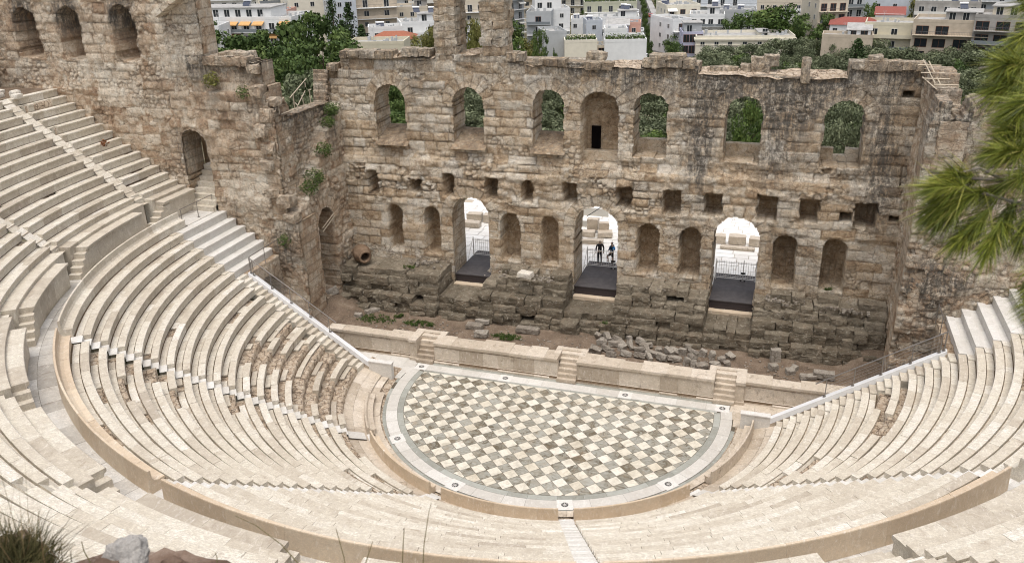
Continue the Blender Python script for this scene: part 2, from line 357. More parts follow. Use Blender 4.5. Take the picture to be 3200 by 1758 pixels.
    flip = np.dot(np.cross(udir, [0, 0, 1]), ndir) < 0
    F = np.stack([idx[fi, fj], idx[fi, fj+1], idx[fi+1, fj+1], idx[fi+1, fj]], 1)
    V = [P.reshape(-1, 3)]; Fs = [F if not flip else F[:, ::-1]]
    A = {'tone': [tone.ravel()], 'joint': [joint.ravel()], 'stain': [st.ravel()]}
    nv = nz*nu
    # boundary edges -> reveals, jambs, tops
    K = max(2, int(round(thick/.24))); rng = np.random.default_rng(seed)
    pad = np.zeros((nz+1, nu+1), bool); pad[1:-1, 1:-1] = fm
    E = []
    a, b = np.nonzero(pad[:-1, 1:-1] != pad[1:, 1:-1]); a2 = a; E.append(np.stack([idx[np.clip(a2, 0, nz-1), b], idx[np.clip(a2, 0, nz-1), b+1]], 1))
    a, b = np.nonzero(pad[1:-1, :-1] != pad[1:-1, 1:]); E.append(np.stack([idx[a, np.clip(b, 0, nu-1)], idx[a+1, np.clip(b, 0, nu-1)]], 1))
    E = np.concatenate(E); vs = np.unique(E); rem = np.full(nv, -1); rem[vs] = np.arange(len(vs))
    p0 = P.reshape(-1, 3)[vs]; uv, zv = uu.ravel()[vs], zz.ravel()[vs]; n0 = n.ravel()[vs]
    layers = [vs]; base0 = origin+uv[:, None]*udir+np.array([0, 0, 1.])*zv[:, None]
    for k in range(1, K+1):
        dep = thick*k/K; t = k/K
        q = base0-ndir*(dep*1.0)+ndir*(n0*(1-t))[:, None]*.5
        w = .035*(1-t*.3)
        q = q+udir*(fbm(uv*2+dep*3, zv*2+dep, seed+40, 3)*w)[:, None]+np.array([0, 0, 1.])*(fbm(uv*2+dep*3, zv*2, seed+41, 3)*w*1.5)[:, None]
        V.append(q); layers.append(nv+np.arange(len(vs))); nv += len(vs)
        bt = hsh(np.floor(zv/.5), np.floor(dep/.8+hsh(np.floor(zv/.5))), seed+3)
        A['tone'].append(bt*.8+.05); jz = np.abs((zv/.5) % 1-.5)*2; A['joint'].append((jz > .86)*.7); A['stain'].append(st.ravel()[vs]*.7+.1)
    for k in range(K):
        L0, L1 = layers[k], layers[k+1]
        Fs.append(np.stack([L0[rem[E[:, 0]]], L0[rem[E[:, 1]]], L1[rem[E[:, 1]]], L1[rem[E[:, 0]]]], 1))
    if back:
        Pb = origin+uu[..., None]*udir+np.array([0, 0, 1.])*zz[..., None]-ndir*thick
        V.append(Pb.reshape(-1, 3)); Fs.append((F[:, ::-1] if not flip else F)+nv)
        A['tone'].append(tone.ravel()); A['joint'].append(joint.ravel()); A['stain'].append(st.ravel()*.5); nv += nz*nu
    V = np.concatenate(V); F = np.concatenate(Fs)
    used = np.unique(F); m2 = np.full(len(V), -1); m2[used] = np.arange(len(used))
    at = {k: ('POINT', np.concatenate(v)[used]) for k, v in A.items()}
    return mesh_np(name, V[used], m2[F], mat, at, parent, smooth=True)
def interp(*pts):
    xs = [p[0] for p in pts]; ys = [p[1] for p in pts]
    return lambda u: np.interp(u, xs, ys)
def steps(*pts):     # piecewise constant top line: (x_from, z)
    xs = np.array([p[0] for p in pts]); ys = np.array([p[1] for p in pts])
    return lambda u: ys[np.clip(np.searchsorted(xs, u, 'right')-1, 0, len(xs)-1)]
def rough_block(mb, c, size, seed, rot=None, amp=.06, n=5, tone=None, roundness=.12):
    """one weathered stone block"""
    rng = random.Random(seed); sx, sy, sz = size
    Mx = Matrix.Translation(Vector(c)) @ ((rot if rot is not None else Matrix.Identity(3)).to_4x4())
    idx = {}
    def vert(i, j, k):
        key = (i, j, k)
        if key in idx: return idx[key]
        p = Vector((i/n*2-1, j/n*2-1, k/n*2-1)); q = p.copy()
        l = p.length; sph = p/l*1.25; q = p.lerp(sph, roundness)
        w = Vector((q.x*sx/2, q.y*sy/2, q.z*sz/2))
        nn = mnoise.noise_vector(Vector((w.x*2.3+seed*1.7, w.y*2.3-seed*.9, w.z*2.3+seed*.31)))*amp+mnoise.noise_vector(Vector((w.x*7+seed, w.y*7, w.z*7)))*amp*.35
        mb.v.append(tuple(Mx @ (w+nn))); idx[key] = len(mb.v)-1; return idx[key]
    t = rng.random() if tone is None else tone
    for a in range(n):
        for b in range(n):
            for (f) in ((lambda a, b: (a, b, 0), 1), (lambda a, b: (a, b, n), 0), (lambda a, b: (a, 0, b), 0), (lambda a, b: (a, n, b), 1), (lambda a, b: (0, a, b), 1), (lambda a, b: (n, a, b), 0)):
                g, fl = f; q = [vert(*g(a, b)), vert(*g(a+1, b)), vert(*g(a+1, b+1)), vert(*g(a, b+1))]
                mb.f.append(tuple(q[::-1] if fl else q)); mb.t.append(t); mb.m.append(mb.mat)

# ------------------------------------------------------------------ stage building wall
win = [(-13.68, 1.02), (-8.33, 1.0), (-3.12, .95), (3.12, .95), (8.42, .98), (13.78, 1.02)]
H = []
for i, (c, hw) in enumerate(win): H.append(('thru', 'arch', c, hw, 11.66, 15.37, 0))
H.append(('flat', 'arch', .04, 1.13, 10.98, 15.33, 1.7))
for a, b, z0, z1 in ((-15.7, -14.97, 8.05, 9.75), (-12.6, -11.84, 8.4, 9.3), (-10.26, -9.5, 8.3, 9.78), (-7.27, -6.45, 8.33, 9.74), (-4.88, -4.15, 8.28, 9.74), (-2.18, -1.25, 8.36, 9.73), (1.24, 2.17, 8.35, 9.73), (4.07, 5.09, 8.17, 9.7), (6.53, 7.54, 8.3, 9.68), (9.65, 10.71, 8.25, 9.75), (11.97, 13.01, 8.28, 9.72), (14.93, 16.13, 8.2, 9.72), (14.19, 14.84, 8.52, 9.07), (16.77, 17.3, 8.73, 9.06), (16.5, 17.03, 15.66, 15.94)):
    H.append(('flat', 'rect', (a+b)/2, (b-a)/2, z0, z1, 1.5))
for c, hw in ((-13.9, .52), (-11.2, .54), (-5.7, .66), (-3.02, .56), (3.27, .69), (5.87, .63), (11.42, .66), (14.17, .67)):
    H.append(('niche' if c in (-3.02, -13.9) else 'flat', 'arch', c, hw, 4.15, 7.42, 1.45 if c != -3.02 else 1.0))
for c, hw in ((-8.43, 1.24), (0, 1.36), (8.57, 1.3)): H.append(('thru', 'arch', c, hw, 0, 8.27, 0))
sk_top = steps((-19, 16.35), (-17.05, 17.2), (-10.4, 17.45), (-7.3, 17.35), (-5.4, 17.08), (-.3, 16.75), (2.4, 17.15), (5.72, 16.58), (13.68, 17.27), (17.4, 17.3))
def sk_stain(u, z, t):
    s = 1.15*np.exp(-np.clip(t-z, 0, 9)/1.1)*np.clip(.45+.65*(u+16)/20, .45, 1)
    for c, w, zz0, k in ((6.1, .7, 8, 1.1), (10.9, 1.2, 9, .8), (15.9, .8, 7.5, .8), (9.9, .6, 9, .6), (7.2, 1.6, 14, .7), (11.5, 2.2, 13.2, .8), (1.2, .8, 13, .5), (-1.5, 1.2, 14.3, .6), (-12, .9, 11, .35)):
        s += k*np.exp(-((u-c)/w)**2)*np.clip((z-zz0)/3, 0, 1)
    s += .8*np.clip((fbm(u*.35, z*.3, 77, 3)+.08), 0, 1)*np.clip((u+4)/8, .3, 1)
    s += .5*np.exp(-np.clip(z-3.0, 0, 9)/.7)
    return np.clip(s*.9, 0, 1.0)
def sk_base(u, z):
    b = -.22*(z > 10.6)*np.clip((z-10.6)/.3, 0, 1)           # upper storey set back a little
    b = b+.16*np.clip(fbm(u*.9, z*2.5, 5, 3)+.25, 0, 1)*np.exp(-((z-9.95)/.45)**2)
    b = b+.12*((np.abs(z-7.9) < .35))*np.clip(fbm(u*1.1, z*.5, 9, 2)+.3, 0, 1)
    return b
AP = MB()
sk = tag(empty('stage_building_wall', (0, 9.52, 0)), 'tall ruined stage wall of tan stone pierced by arched windows, doorways and niches', 'wall')
def loc_mesh(fn, parent, *a, **k):
    o = fn(*a, **k); o.parent = parent; o.matrix_parent_inverse = Matrix.Translation(-Vector(parent.location)); return o
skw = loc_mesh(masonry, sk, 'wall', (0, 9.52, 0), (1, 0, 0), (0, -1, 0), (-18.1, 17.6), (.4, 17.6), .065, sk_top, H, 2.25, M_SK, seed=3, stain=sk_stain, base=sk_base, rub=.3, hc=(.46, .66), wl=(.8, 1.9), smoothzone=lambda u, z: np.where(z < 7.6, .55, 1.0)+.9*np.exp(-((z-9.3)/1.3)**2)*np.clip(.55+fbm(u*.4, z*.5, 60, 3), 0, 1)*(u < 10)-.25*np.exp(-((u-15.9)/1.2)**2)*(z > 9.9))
mb = MB(); mb.box(-.72, 11.12, 11.62, -.16, 11.28, 13.0, .5); mb.box(-1.15, 10.55, 11.0, 1.25, 11.28, 11.55, .5)  # near-black solid box: the doorway's inner shade painted as colour
o = mb.build('apse_recess', [plain('painted_dark_opening', (.006, .005, .005), .95, 0), M_SK], sk); o.matrix_parent_inverse = Matrix.Translation(-Vector(sk.location))
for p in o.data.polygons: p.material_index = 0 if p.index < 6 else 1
# fill of the rubble top behind the front course, window parapets and sills
mb = MB()
def topfill(x0, x1, zf):
    P = []
    for i in range(40):
        x = x0+(x1-x0)*i/39
        P.append([(x, 9.62+2.15*j/10, zf(x)-.03+.16*float(fbm(x*1.5, j*.7, 3, 3))+.10*(j/10)) for j in range(11)])
    mb.grid(P, .35)
topfill(-17.0, -10.45, lambda x: 17.15); topfill(-8.55, -7.4, lambda x: 17.38); topfill(-5.7, 5.7, lambda x: 16.85); topfill(5.72, 13.66, lambda x: 16.56); topfill(13.7, 17.5, lambda x: 17.2)
o = loc_mesh(mb.build, sk, 'rubble_fill', M_CORE, None, True); tag(o, 'grey rubble deck along the broken wall top')
mb = MB()
for i, (c, hw) in enumerate(win[:3]):
    P = [[(x, 9.35+2.4*j/8, 11.62+.78*min(1, j/7)+.03*mnoise.noise(Vector((x*3, j, i)))+(.02 if j else -.1)) for j in range(9)] for x in np.linspace(c-hw-.15, c+hw+.15, 12)]
    mb.grid(P, .0); mb.face([(c-hw-.1, 11.76, 11.5), (c+hw+.1, 11.76, 11.5), (c+hw+.1, 11.76, 12.42), (c-hw-.1, 11.76, 12.42)], .5)
mb.stain = .5; loc_mesh(mb.build, sk, 'sloping_sills', [M_SK], None, True)
mb = MB()
for i, (c, hw) in enumerate(win[3:]):
    for j in range(3):
        if i == 2 and j == 1: rough_block(mb, (c, 11.45, 11.78), (.7, .45, .35), 900, amp=.05, tone=.6); continue
        rough_block(mb, (c-hw*.68+j*hw*.68, 11.45, 11.95), (hw*.72, .5, .78), 800+i*5+j, amp=.02, tone=.45+.1*j, roundness=.03)
loc_mesh(mb.build, sk, 'window_parapet', [M_SK], None, False)
# capping blocks that stand up from the wall head
mb = MB(); mb.stain = .75; rg = random.Random(4)
for x0, x1, z in ((-17.9, -17.2, 16.35), (-16.9, -13.2, 17.22), (-12.6, -10.6, 17.4), (-5.7, -4.6, 17.25), (2.5, 5.6, 17.1), (13.75, 17.3, 17.25), (-.9, .9, 16.85), (-4, -2, 17.0)):
    x = x0
    while x < x1-.2:
        w = min(rg.uniform(.5, 1.2), x1-x); y = 9.45+rg.uniform(0, .1)
        rough_block(mb, (x+w/2, y+.5, z+.03), (w*.97, 1.0, .42+rg.uniform(-.05, .12)), rg.randrange(9999), amp=.07, tone=rg.uniform(.1, .7)); x += w
for x, y, z, s in ((9.0, 11.2, 16.95, (1.1, .7, .85)), (9.6, 11.2, 17.2, (.8, .6, .6)), (8.2, 11.3, 16.75, (.6, .6, .4)), (11.45, 9.7, 16.95, (.42, .5, 1.35)), (14.9, 10.0, 17.55, (.7, .6, .4)), (3.9, 10.1, 17.45, (2.0, 1.2, .3)), (7.0, 11.3, 16.65, (1.6, .5, .3)), (4.9, 11.2, 16.65, (.9, .5, .4)), (-.4, 10.8, 17.3, (1.2, .8, .45))):
    rough_block(mb, (x, y, z), s, int(x*37)+5, amp=.09, tone=.45)
loc_mesh(mb.build, sk, 'coping_stones', [M_SK], None, False)
# the two broken piers on the wall head
def pier(x0, x1, y0, y1, seed, lean, label):
    t = tag(empty('stone_pier', ((x0+x1)/2, (y0+y1)/2, 17.3)), label, 'pier', 'broken piers on the wall top')
    mb = MB(); mb.stain = .45; rg = random.Random(seed); z = 17.3; k = 0
    while z < 24:
        h = rg.uniform(.38, .62); n = 2 if k % 2 else 1; w = (x1-x0)/n
        for j in range(n):
            for jj in range(2):
                sh = lean*max(0, z-19.2)**1.5*.12
                rough_block(mb, (x0+w*(j+.5)-(x0+x1)/2+sh+rg.uniform(-.06, .06), (jj-.5)*(y1-y0)/2+rg.uniform(-.07, .07), z+h/2-17.3), (w*.99, (y1-y0)/2*1.0, h*1.0), rg.randrange(9999), amp=.10, tone=rg.uniform(.2, .95), roundness=.05)
        z += h; k += 1
    mb.build('masonry', M_SK, t)
pier(-10.35, -8.95, 9.75, 11.6, 11, .5, 'left broken stone pier on the wall top with an arch springing at its head')
pier(-7.35, -5.8, 9.7, 11.5, 23, 0, 'right broken upright stone pier on the wall top')

# ------------------------------------------------------------------ side walls
lw_top = steps((-40, 26), (-24.4, 23.0), (-22.5, 17.75), (-19.55, 17.5), (-18.75, 16.2), (-18.4, 15.4))
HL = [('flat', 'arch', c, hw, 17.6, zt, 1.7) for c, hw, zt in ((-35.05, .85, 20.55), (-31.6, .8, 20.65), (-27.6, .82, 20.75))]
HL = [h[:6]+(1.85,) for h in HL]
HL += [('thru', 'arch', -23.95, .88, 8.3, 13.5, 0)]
def lw_base(u, z):
    b = np.where((u > -22.6) & (z > 15.9), -.5, 0)+np.where((u > -20) & (z < 9.5), .12, 0)
    b = b+.25*np.clip(fbm(u*.5, z*.6, 15, 3), -.3, 1)*(u > -24)
    b = b-np.clip((z-14.5)/3, 0, 1)*.3*(u > -20.3)
    b = b-.55*((u > -18.9) & (z > 8.3) & (z < 12))*np.clip((12-z)/2, 0, 1)
    return b
def lw_stain(u, z, t):
    s = .9*np.exp(-np.clip(17.7-z, 0, 9)/1.4)*(u > -23.5)*(z < 18)+.55*np.clip(fbm(u*.3, z*.35, 71, 3)+.1, 0, 1)
    s += .9*np.exp(-((u+18.3)/1.2)**2)*np.exp(-((z-6.5)/1.8)**2)
    s += .8*np.exp(-((u+24.2)/1.0)**2)*np.exp(-((z-12.3)/1.2)**2)
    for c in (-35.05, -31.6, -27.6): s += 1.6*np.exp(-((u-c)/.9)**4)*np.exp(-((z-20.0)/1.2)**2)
    return np.clip(s, 0, 1.1)
def lw_tone(u, z, t, d):
    w = .25*fbm(u*1.5, z*1.5, 3, 2); m = np.zeros_like(u, bool)
    for x0, x1, z0, z1 in ((-36.6, -34, 16.5, 17.5), (-33.1, -30.8, 15.7, 17.5), (-30.4, -26.9, 14.8, 17.4), (-27.2, -25.3, 14.2, 15.3), (-25.4, -22.3, 16.6, 24), (-24.5, -22.8, 17.6, 21), (-22.4, -18.5, 8.3, 11.2)):
        m |= (u > x0+w) & (u < x1+w) & (z > z0+w) & (z < z1+w)
    return np.where(m, np.minimum(1, .72+.35*t), t)
lw = tag(empty('side_wall', (-28, 3, 0)), 'brown ruined masonry wall with three arched recesses at the left end of the seats', 'wall', 'ruined side walls')
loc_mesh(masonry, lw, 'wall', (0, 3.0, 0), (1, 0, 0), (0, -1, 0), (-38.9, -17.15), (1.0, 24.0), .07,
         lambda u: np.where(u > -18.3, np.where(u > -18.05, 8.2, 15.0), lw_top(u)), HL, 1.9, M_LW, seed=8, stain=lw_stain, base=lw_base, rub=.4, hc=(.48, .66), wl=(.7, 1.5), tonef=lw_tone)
mb = MB()
for x0, x1, y, z, h in ((-22.6, -19.6, 3.9, 17.6, .5), (-22.0, -19.9, 4.6, 17.75, .5), (-19.6, -18.9, 3.9, 17.2, .5), (-23.2, -22.6, 3.4, 17.7, .35)):
    x = x0
    while x < x1-.2:
        w = min(rg.uniform(.5, 1.3), x1-x); rough_block(mb, (x+w/2, y, z), (w, 1.1, h), rg.randrange(9999), amp=.10, tone=rg.uniform(.3, .9)); x += w
for x, y, z, s in ((-18.5, 3.3, 14.6, (.9, .9, .8)), (-18.9, 3.0, 13.7, (.8, .7, .7)), (-18.6, 3.2, 12.6, (.9, .8, .6)), (-18.8, 3.0, 11.6, (.8, .7, .6)), (-18.3, 3.6, 15.3, (.8, .8, .5)), (-18.9, 3.2, 16.0, (.7, .8, .6)), (-17.9, 3.1, 9.4, (.9, .9, .7)), (-17.6, 3.0, 8.4, (.9, .9, .5)), (-18.6, 2.9, 9.9, (.7, .6, .5))):
    rough_block(mb, (x, y, z), s, int(abs(x)*91)+int(z*7), amp=.12, tone=.5, roundness=.22)
mb.stain = .5; loc_mesh(mb.build, lw, 'corner_stones', M_LW, None, False)
# sloping arch remnant at the frame top
mb = MB()
for k in range(4): rough_block(mb, (-24.4+k*.62, 2.75, 20.45+k*.36), (.62, .9, .34), 50+k, rot=Matrix.Rotation(-R_(30), 3, 'Y'), amp=.05, tone=.85)
loc_mesh(mb.build, lw, 'arch_remnant', M_LW, None, False)
# return wall on the left, with its tall doorway and the stepped ledge where weeds grow
def rwL_base(u, z):        # u runs along +y
    ledge = np.interp(u, [2.6, 4.2, 5.6, 7.2, 8.2, 9.6], [8.6, 9.0, 10.3, 12.0, 13.4, 14.2])+.35*fbm(u*1.3, u*0, 4, 3)
    return np.where(z > ledge, -.75-.15*fbm(u, z, 3, 3), 0)
rw = tag(empty('return_wall', (-17.3, 6, 0)), 'ragged left return wall with tall narrow doorway and weedy ledge', 'wall', 'return walls beside the stage')
loc_mesh(masonry, rw, 'wall', (-17.3, 0, 0), (0, 1, 0), (1, 0, 0), (3.0, 9.7), (.6, 17), .07, interp((2.9, 14.9), (3.4, 15.0), (3.5, 14.5), (9.2, 14.15), (9.7, 16.5)),
         [('thru', 'arch', 6.4, .98, 2.0, 7.9, 0)], 1.7, M_LW, seed=14, base=rwL_base, rub=.7, stain=lambda u, z, t: np.clip(.9*np.exp(-np.clip(t-z, 0, 9)/.8)+.8*np.exp(-((z-12.5)/1.8)**2)*np.clip(fbm(u, z*.6, 2, 3)+.4, 0, 1)+.8*np.exp(-(z-.6)/1.2), 0, 1))
rr_ = tag(empty('return_wall', (17.3, 6, 0)), 'narrow right return wall seen edge on beside the last arched window', 'wall', 'return walls beside the stage')
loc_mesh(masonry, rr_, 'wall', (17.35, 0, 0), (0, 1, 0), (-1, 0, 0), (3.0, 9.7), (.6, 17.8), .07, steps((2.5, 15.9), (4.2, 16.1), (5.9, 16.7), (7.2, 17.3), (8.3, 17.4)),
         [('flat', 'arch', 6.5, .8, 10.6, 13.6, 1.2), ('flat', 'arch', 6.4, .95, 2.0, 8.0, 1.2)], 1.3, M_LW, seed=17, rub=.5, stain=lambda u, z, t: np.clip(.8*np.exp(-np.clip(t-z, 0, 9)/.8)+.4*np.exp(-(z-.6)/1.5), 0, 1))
rwl = tag(empty('side_wall', (24, 3, 0)), 'patchy grey and tan rubble wall behind the pine branch on the right', 'wall', 'ruined side walls')
def rs_stain(u, z, t): return np.clip(.9*np.exp(-np.clip(t-z, 0, 9)/1.2)+.9*np.clip(fbm(u*.5, z*.55, 91, 4)+.15, 0, 1)+.8*np.exp(-((u-19.2)/1.2)**2-((z-8)/.9)**2)+.6*np.exp(-((u-18.3)/.8)**2), 0, 1)
loc_mesh(masonry, rwl, 'wall', (0, 3.0, 0), (1, 0, 0), (0, -1, 0), (17.0, 30.0), (1.0, 21), .07,
         interp((17, 15.8), (17.3, 16.8), (17.85, 16.85), (17.9, 16.1), (18.35, 16.1), (18.7, 16.9), (20.5, 16.9), (22, 17.3), (30, 20)), [], 1.9, M_LW, seed=27, rub=.75, stain=rs_stain,
         base=lambda u, z: np.where(z > 13.0, .0, .12)+np.where((u < 17.9) & (z < 9.6), -.25*(hsh(np.floor(z*1.4)) > .4), 0)+.15*fbm(u*.8, z*.8, 6, 3), hc=(.5, .75), wl=(.7, 1.6), tonef=lambda u, z, t, d: np.minimum(1, t*1.0+.35*(t > .45)))
# outer curved wall stub at far left
mb = MB()
for k in range(5):
    for j in range(6): rough_block(mb, (-38.7, 2.4-k*1.05, 16.0+j*.52), (1.0, 1.05, .52), 300+k*9+j, amp=.05, tone=rg.uniform(.3, .9), roundness=.04)
tag(mb.build('perimeter_wall', M_LW), 'low block wall at the far left edge beside the upper terrace', 'wall')
# ------------------------------------------------------------------ seating
def pos(r, a):
    if abs(a) <= 90: t = R_(a); return r*math.sin(t), -r*math.cos(t)
    s = 1 if a > 0 else -1; return s*r, abs(a)-90
def sweep(mb, prof, a0, a1, da, tone=None, mat=None, caps=True, jit=None, ptone=None):
    """profile [(r,z)] swept from a0 to a1 (degrees; past 90 the value is metres of straight run)"""
    n = max(1, int(math.ceil(abs(a1-a0)/da))); P = []
    for i in range(n+1):
        a = a0+(a1-a0)*i/n
        row = []
        for j, (r, z) in enumerate(prof):
            x, y = pos(r, a)
            row.append((x, y, z+(jit(a, j) if jit else 0)))
        P.append(row)
    f0 = len(mb.f); mb.grid(P, tone, mat)
    if ptone:
        m_ = len(prof)-1
        for i in range(f0, len(mb.f)): mb.t[i] = min(1, max(0, mb.t[i]+ptone[(i-f0) % m_]))
    if caps:
        lo = min(z for _, z in prof)
        for a, fl in ((a0, 0), (a1, 1)):
            pts = [(*pos(r, a), z) for r, z in prof]+[(*pos(prof[-1][0], a), lo)]
            mb.face(pts[::-1] if fl else pts, tone, mat)
def arc_span(r, a0, a1): return a0, a1
def deg(r, m): return math.degrees(m/r)
def unit(a): return math.degrees(1) if False else 1
LOW = [(22.33-.622*k, 8.42-.4285*k) for k in range(18)]
UPP = [(25.62+.617*k, 10.27+.417*k) for k in range(14)]
def dmg_low(k, a):
    d = 0.0
    if a < -52: d = .05+1.15*max(0, (k-6)/8)*(.5+.5*math.sin((a+88)/36*math.pi))
    elif a < -17: d = .10+.32*math.exp(-((a+48)/8)**2)+.45*max(0, (k-11)/6)*math.exp(-((a+40)/14)**2)
    elif a > 51: d = (.9 if 9 <= k <= 10 and a > 62 else .03)+(.5 if k in (13, 14) and a < 68 else 0)
    return d
M_GRIME_SHADE = plain('grime_and_contact_shade', (.16, .115, .075), .95, .1, 0, .4, 6)  # grime on the stage mouldings, painted contact shade along the seat rows
def seat_row(parent, k, r, z, a0, a1, seed, dmg=None, tonebias=0.0, far=False, mat=None, ends=True):
    rg = random.Random(seed); mb = MB()
    bench = lambda dr, dz: [(r+.045+dr, z-.44), (r+.05+dr, z-.17), (r+.004+dr, z-.085), (r-.004+dr, z-.014+dz), (r+.012+dr, z+dz), (r+.325+dr, z+dz), (r+.335+dr, z-.11)]
    trough = lambda dr, dz: [(r+.365, z-.11), (r+.37, z-.05+dz), (r+.652, z-.045+dz), (r+.657, z-.11)]
    conv = (lambda m: math.degrees(m/r))
    for kind, pf, (w0, w1) in (('b', bench, (1.1, 2.6)), ('t', trough, (.5, 1.5))):
        a = a0
        while a < a1-1e-4:
            w = rg.uniform(w0, w1)
            if a < 90 and a >= -90: da = conv(w)
            else: da = w if a >= 90 else conv(w)
            if a < -90: da = min(w, -90-a) if -90-a > .05 else conv(w)
            b = min(a+da, a1)
            if a < 90 < b: b = 90
            if a1-b < conv(.35) and b < 90: b = a1
            mid = (a+b)/2; q = dmg(k, mid) if dmg else 0
            miss = rg.random() < q*(.4 if kind == 'b' else .65)
            tone = min(1, max(0, rg.gauss(.5+tonebias, .17))); 
            if rg.random() < .03: tone = .1
            if kind == 't': tone = min(1, max(0, rg.gauss(.52+tonebias, .18)-.2*q))
            dr, dz = rg.gauss(0, .004+.012*q), rg.gauss(0, .002+.008*q)
            if not miss:
                g = (conv(.006) if abs(mid) < 90 else .006)*(1+2*q)
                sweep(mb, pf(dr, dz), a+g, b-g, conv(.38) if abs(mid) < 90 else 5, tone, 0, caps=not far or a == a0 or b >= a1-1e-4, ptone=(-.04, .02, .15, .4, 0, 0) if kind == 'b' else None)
                if kind == 't' and rg.random() < .8: sweep(mb, [(r+.635, z-.04), (r+.70, z-.035)], a+g, b-g, conv(.5) if abs(mid) < 90 else 5, 0, 1, caps=False)  # dark strip at the riser foot: contact shadow painted in, with some dirt
            a = b
    if mb.v: return mb.build('seat_row', [mat or M_MAR, M_GRIME_SHADE], parent)
def core(parent, rows, a0, a1, dmg=None, amp=.03):
    mb = MB(); da = .55
    for k, (r, z) in enumerate(rows):
        n = max(2, int((a1-a0)/da)); P = []
        for i in range(n+1):
            a = a0+.02+(a1-a0-.04)*i/n; q = dmg(k, a) if dmg else 0; am = amp+.06*q; row = []
            for j, (dr, dz) in enumerate(((.13-.06*q, -.6), (.14-.05*q, -.07-.08*q), (.2, -.06-.06*q), (.31, -.08-.04*q), (.35, -.12), (.52, -.115), (.79, -.115))):
                x, y = pos(r+dr+.3*am*float(mnoise.noise(Vector((a*1.3, k*3.1, j*2.0)))), a); zn = mnoise.noise(Vector((x*3, y*3, j*1.1)))
                row.append((x, y, z+dz+am*zn-am*.4))
            P.append(row)
        mb.grid(P, .4)
        for a in (a0+.03, a1-.03):
            mb.face([(*pos(r+.08, a), z-.6), (*pos(r+.08, a), z-.05), (*pos(r+.71, a), z-.05), (*pos(r+.71, a), z-.6)], .5, 1)
    return mb.build('core', [M_CORE, M_MAR], parent, smooth=True)
STL = [-51.65, -17.1, 17.1, 51.65]; HWS = .345
def wedge_low(name_label, a0, a1, seed, s0, s1):
    t = tag(empty('seating_wedge', (*pos(17, (a0+a1)/2), 0)), name_label, 'seating', 'wedges of lower marble seats')
    t.location.z = 0; cells = []
    mb_inv = Matrix.Translation(-Vector(t.location))
    objs = []
    for k, (r, z) in enumerate(LOW):
        A0 = a0+deg(r, HWS) if s0 else -math.degrees(math.acos(1.3/r)); A1 = a1-deg(r, HWS) if s1 else math.degrees(math.acos(1.3/r))
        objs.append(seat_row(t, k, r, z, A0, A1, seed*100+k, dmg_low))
    A0 = a0+deg(17, HWS) if s0 else -84.0; A1 = a1-deg(17, HWS) if s1 else 84.0
    objs.append(core(t, LOW, A0+.3, A1-.3, dmg_low))
    for o in objs:
        if o: o.matrix_parent_inverse = mb_inv
    return t
wedge_low('leftmost wedge of lower marble seats, its inner rows broken and brown', -90, -51.65, 1, False, True)
wedge_low('lower marble seating wedge second from the left, with patched footways', -51.65, -17.1, 2, True, True)
wedge_low('middle wedge of lower marble seats curving round the front of the orchestra', -17.1, 17.1, 3, True, True)
wedge_low('lower marble seating wedge second from the right', 17.1, 51.65, 4, True, True)
wedge_low('rightmost wedge of lower marble seats beside the handrail', 51.65, 90, 5, True, False)
# radial stairs
def stair(a, rows, r_in, z_in, lab, hw=HWS, r_out=None, z_out=None, mat=None):
    t = tag(empty('radial_staircase', (*pos(r_in, a), z_in)), lab, 'stairs', 'radial staircases between the wedges')
    mb = MB(); d = Vector((math.sin(R_(a)), -math.cos(R_(a)), 0)); s = Vector((math.cos(R_(a)), math.sin(R_(a)), 0)); rg = random.Random(int(a*10)+7)
    P = []; pr = []
    for (r, z) in rows[::-1]:
        pr += [(r+.0, z-.43), (r+.0, z-.215), (r+.31, z-.215), (r+.31, z)]
    pr += [((rows[0][0]+.62) if r_out is None else r_out, rows[0][1])]
    if r_in < rows[-1][0]-.05: pr = [(r_in, z_in), (r_in+.3, z_in), (r_in+.3, z_in+.15), (rows[-1][0], rows[-1][1]-.43)]+pr
    for i in range(len(pr)-1):
        (r0, z0), (r1, z1) = pr[i], pr[i+1]; tn = rg.uniform(.2, 1)
        g = .0
        q = [d*r0-s*(hw-g), d*r0+s*(hw-g), d*r1+s*(hw-g), d*r1-s*(hw-g)]; zz = (z0, z0, z1, z1)
        mb.face([(p.x-t.location.x, p.y-t.location.y, c-z_in) for p, c in zip(q, zz)], tn)
    mb.build('steps', mat or M_WHI, t); return t
for i, a in enumerate(STL):
    stair(a, LOW, 10.55, .22, ['left lower radial staircase through the seats', 'lower staircase second from the left between marble wedges', 'bright white lower staircase descending to the orchestra edge', 'right lower radial staircase through the seats'][i], r_out=23.6)
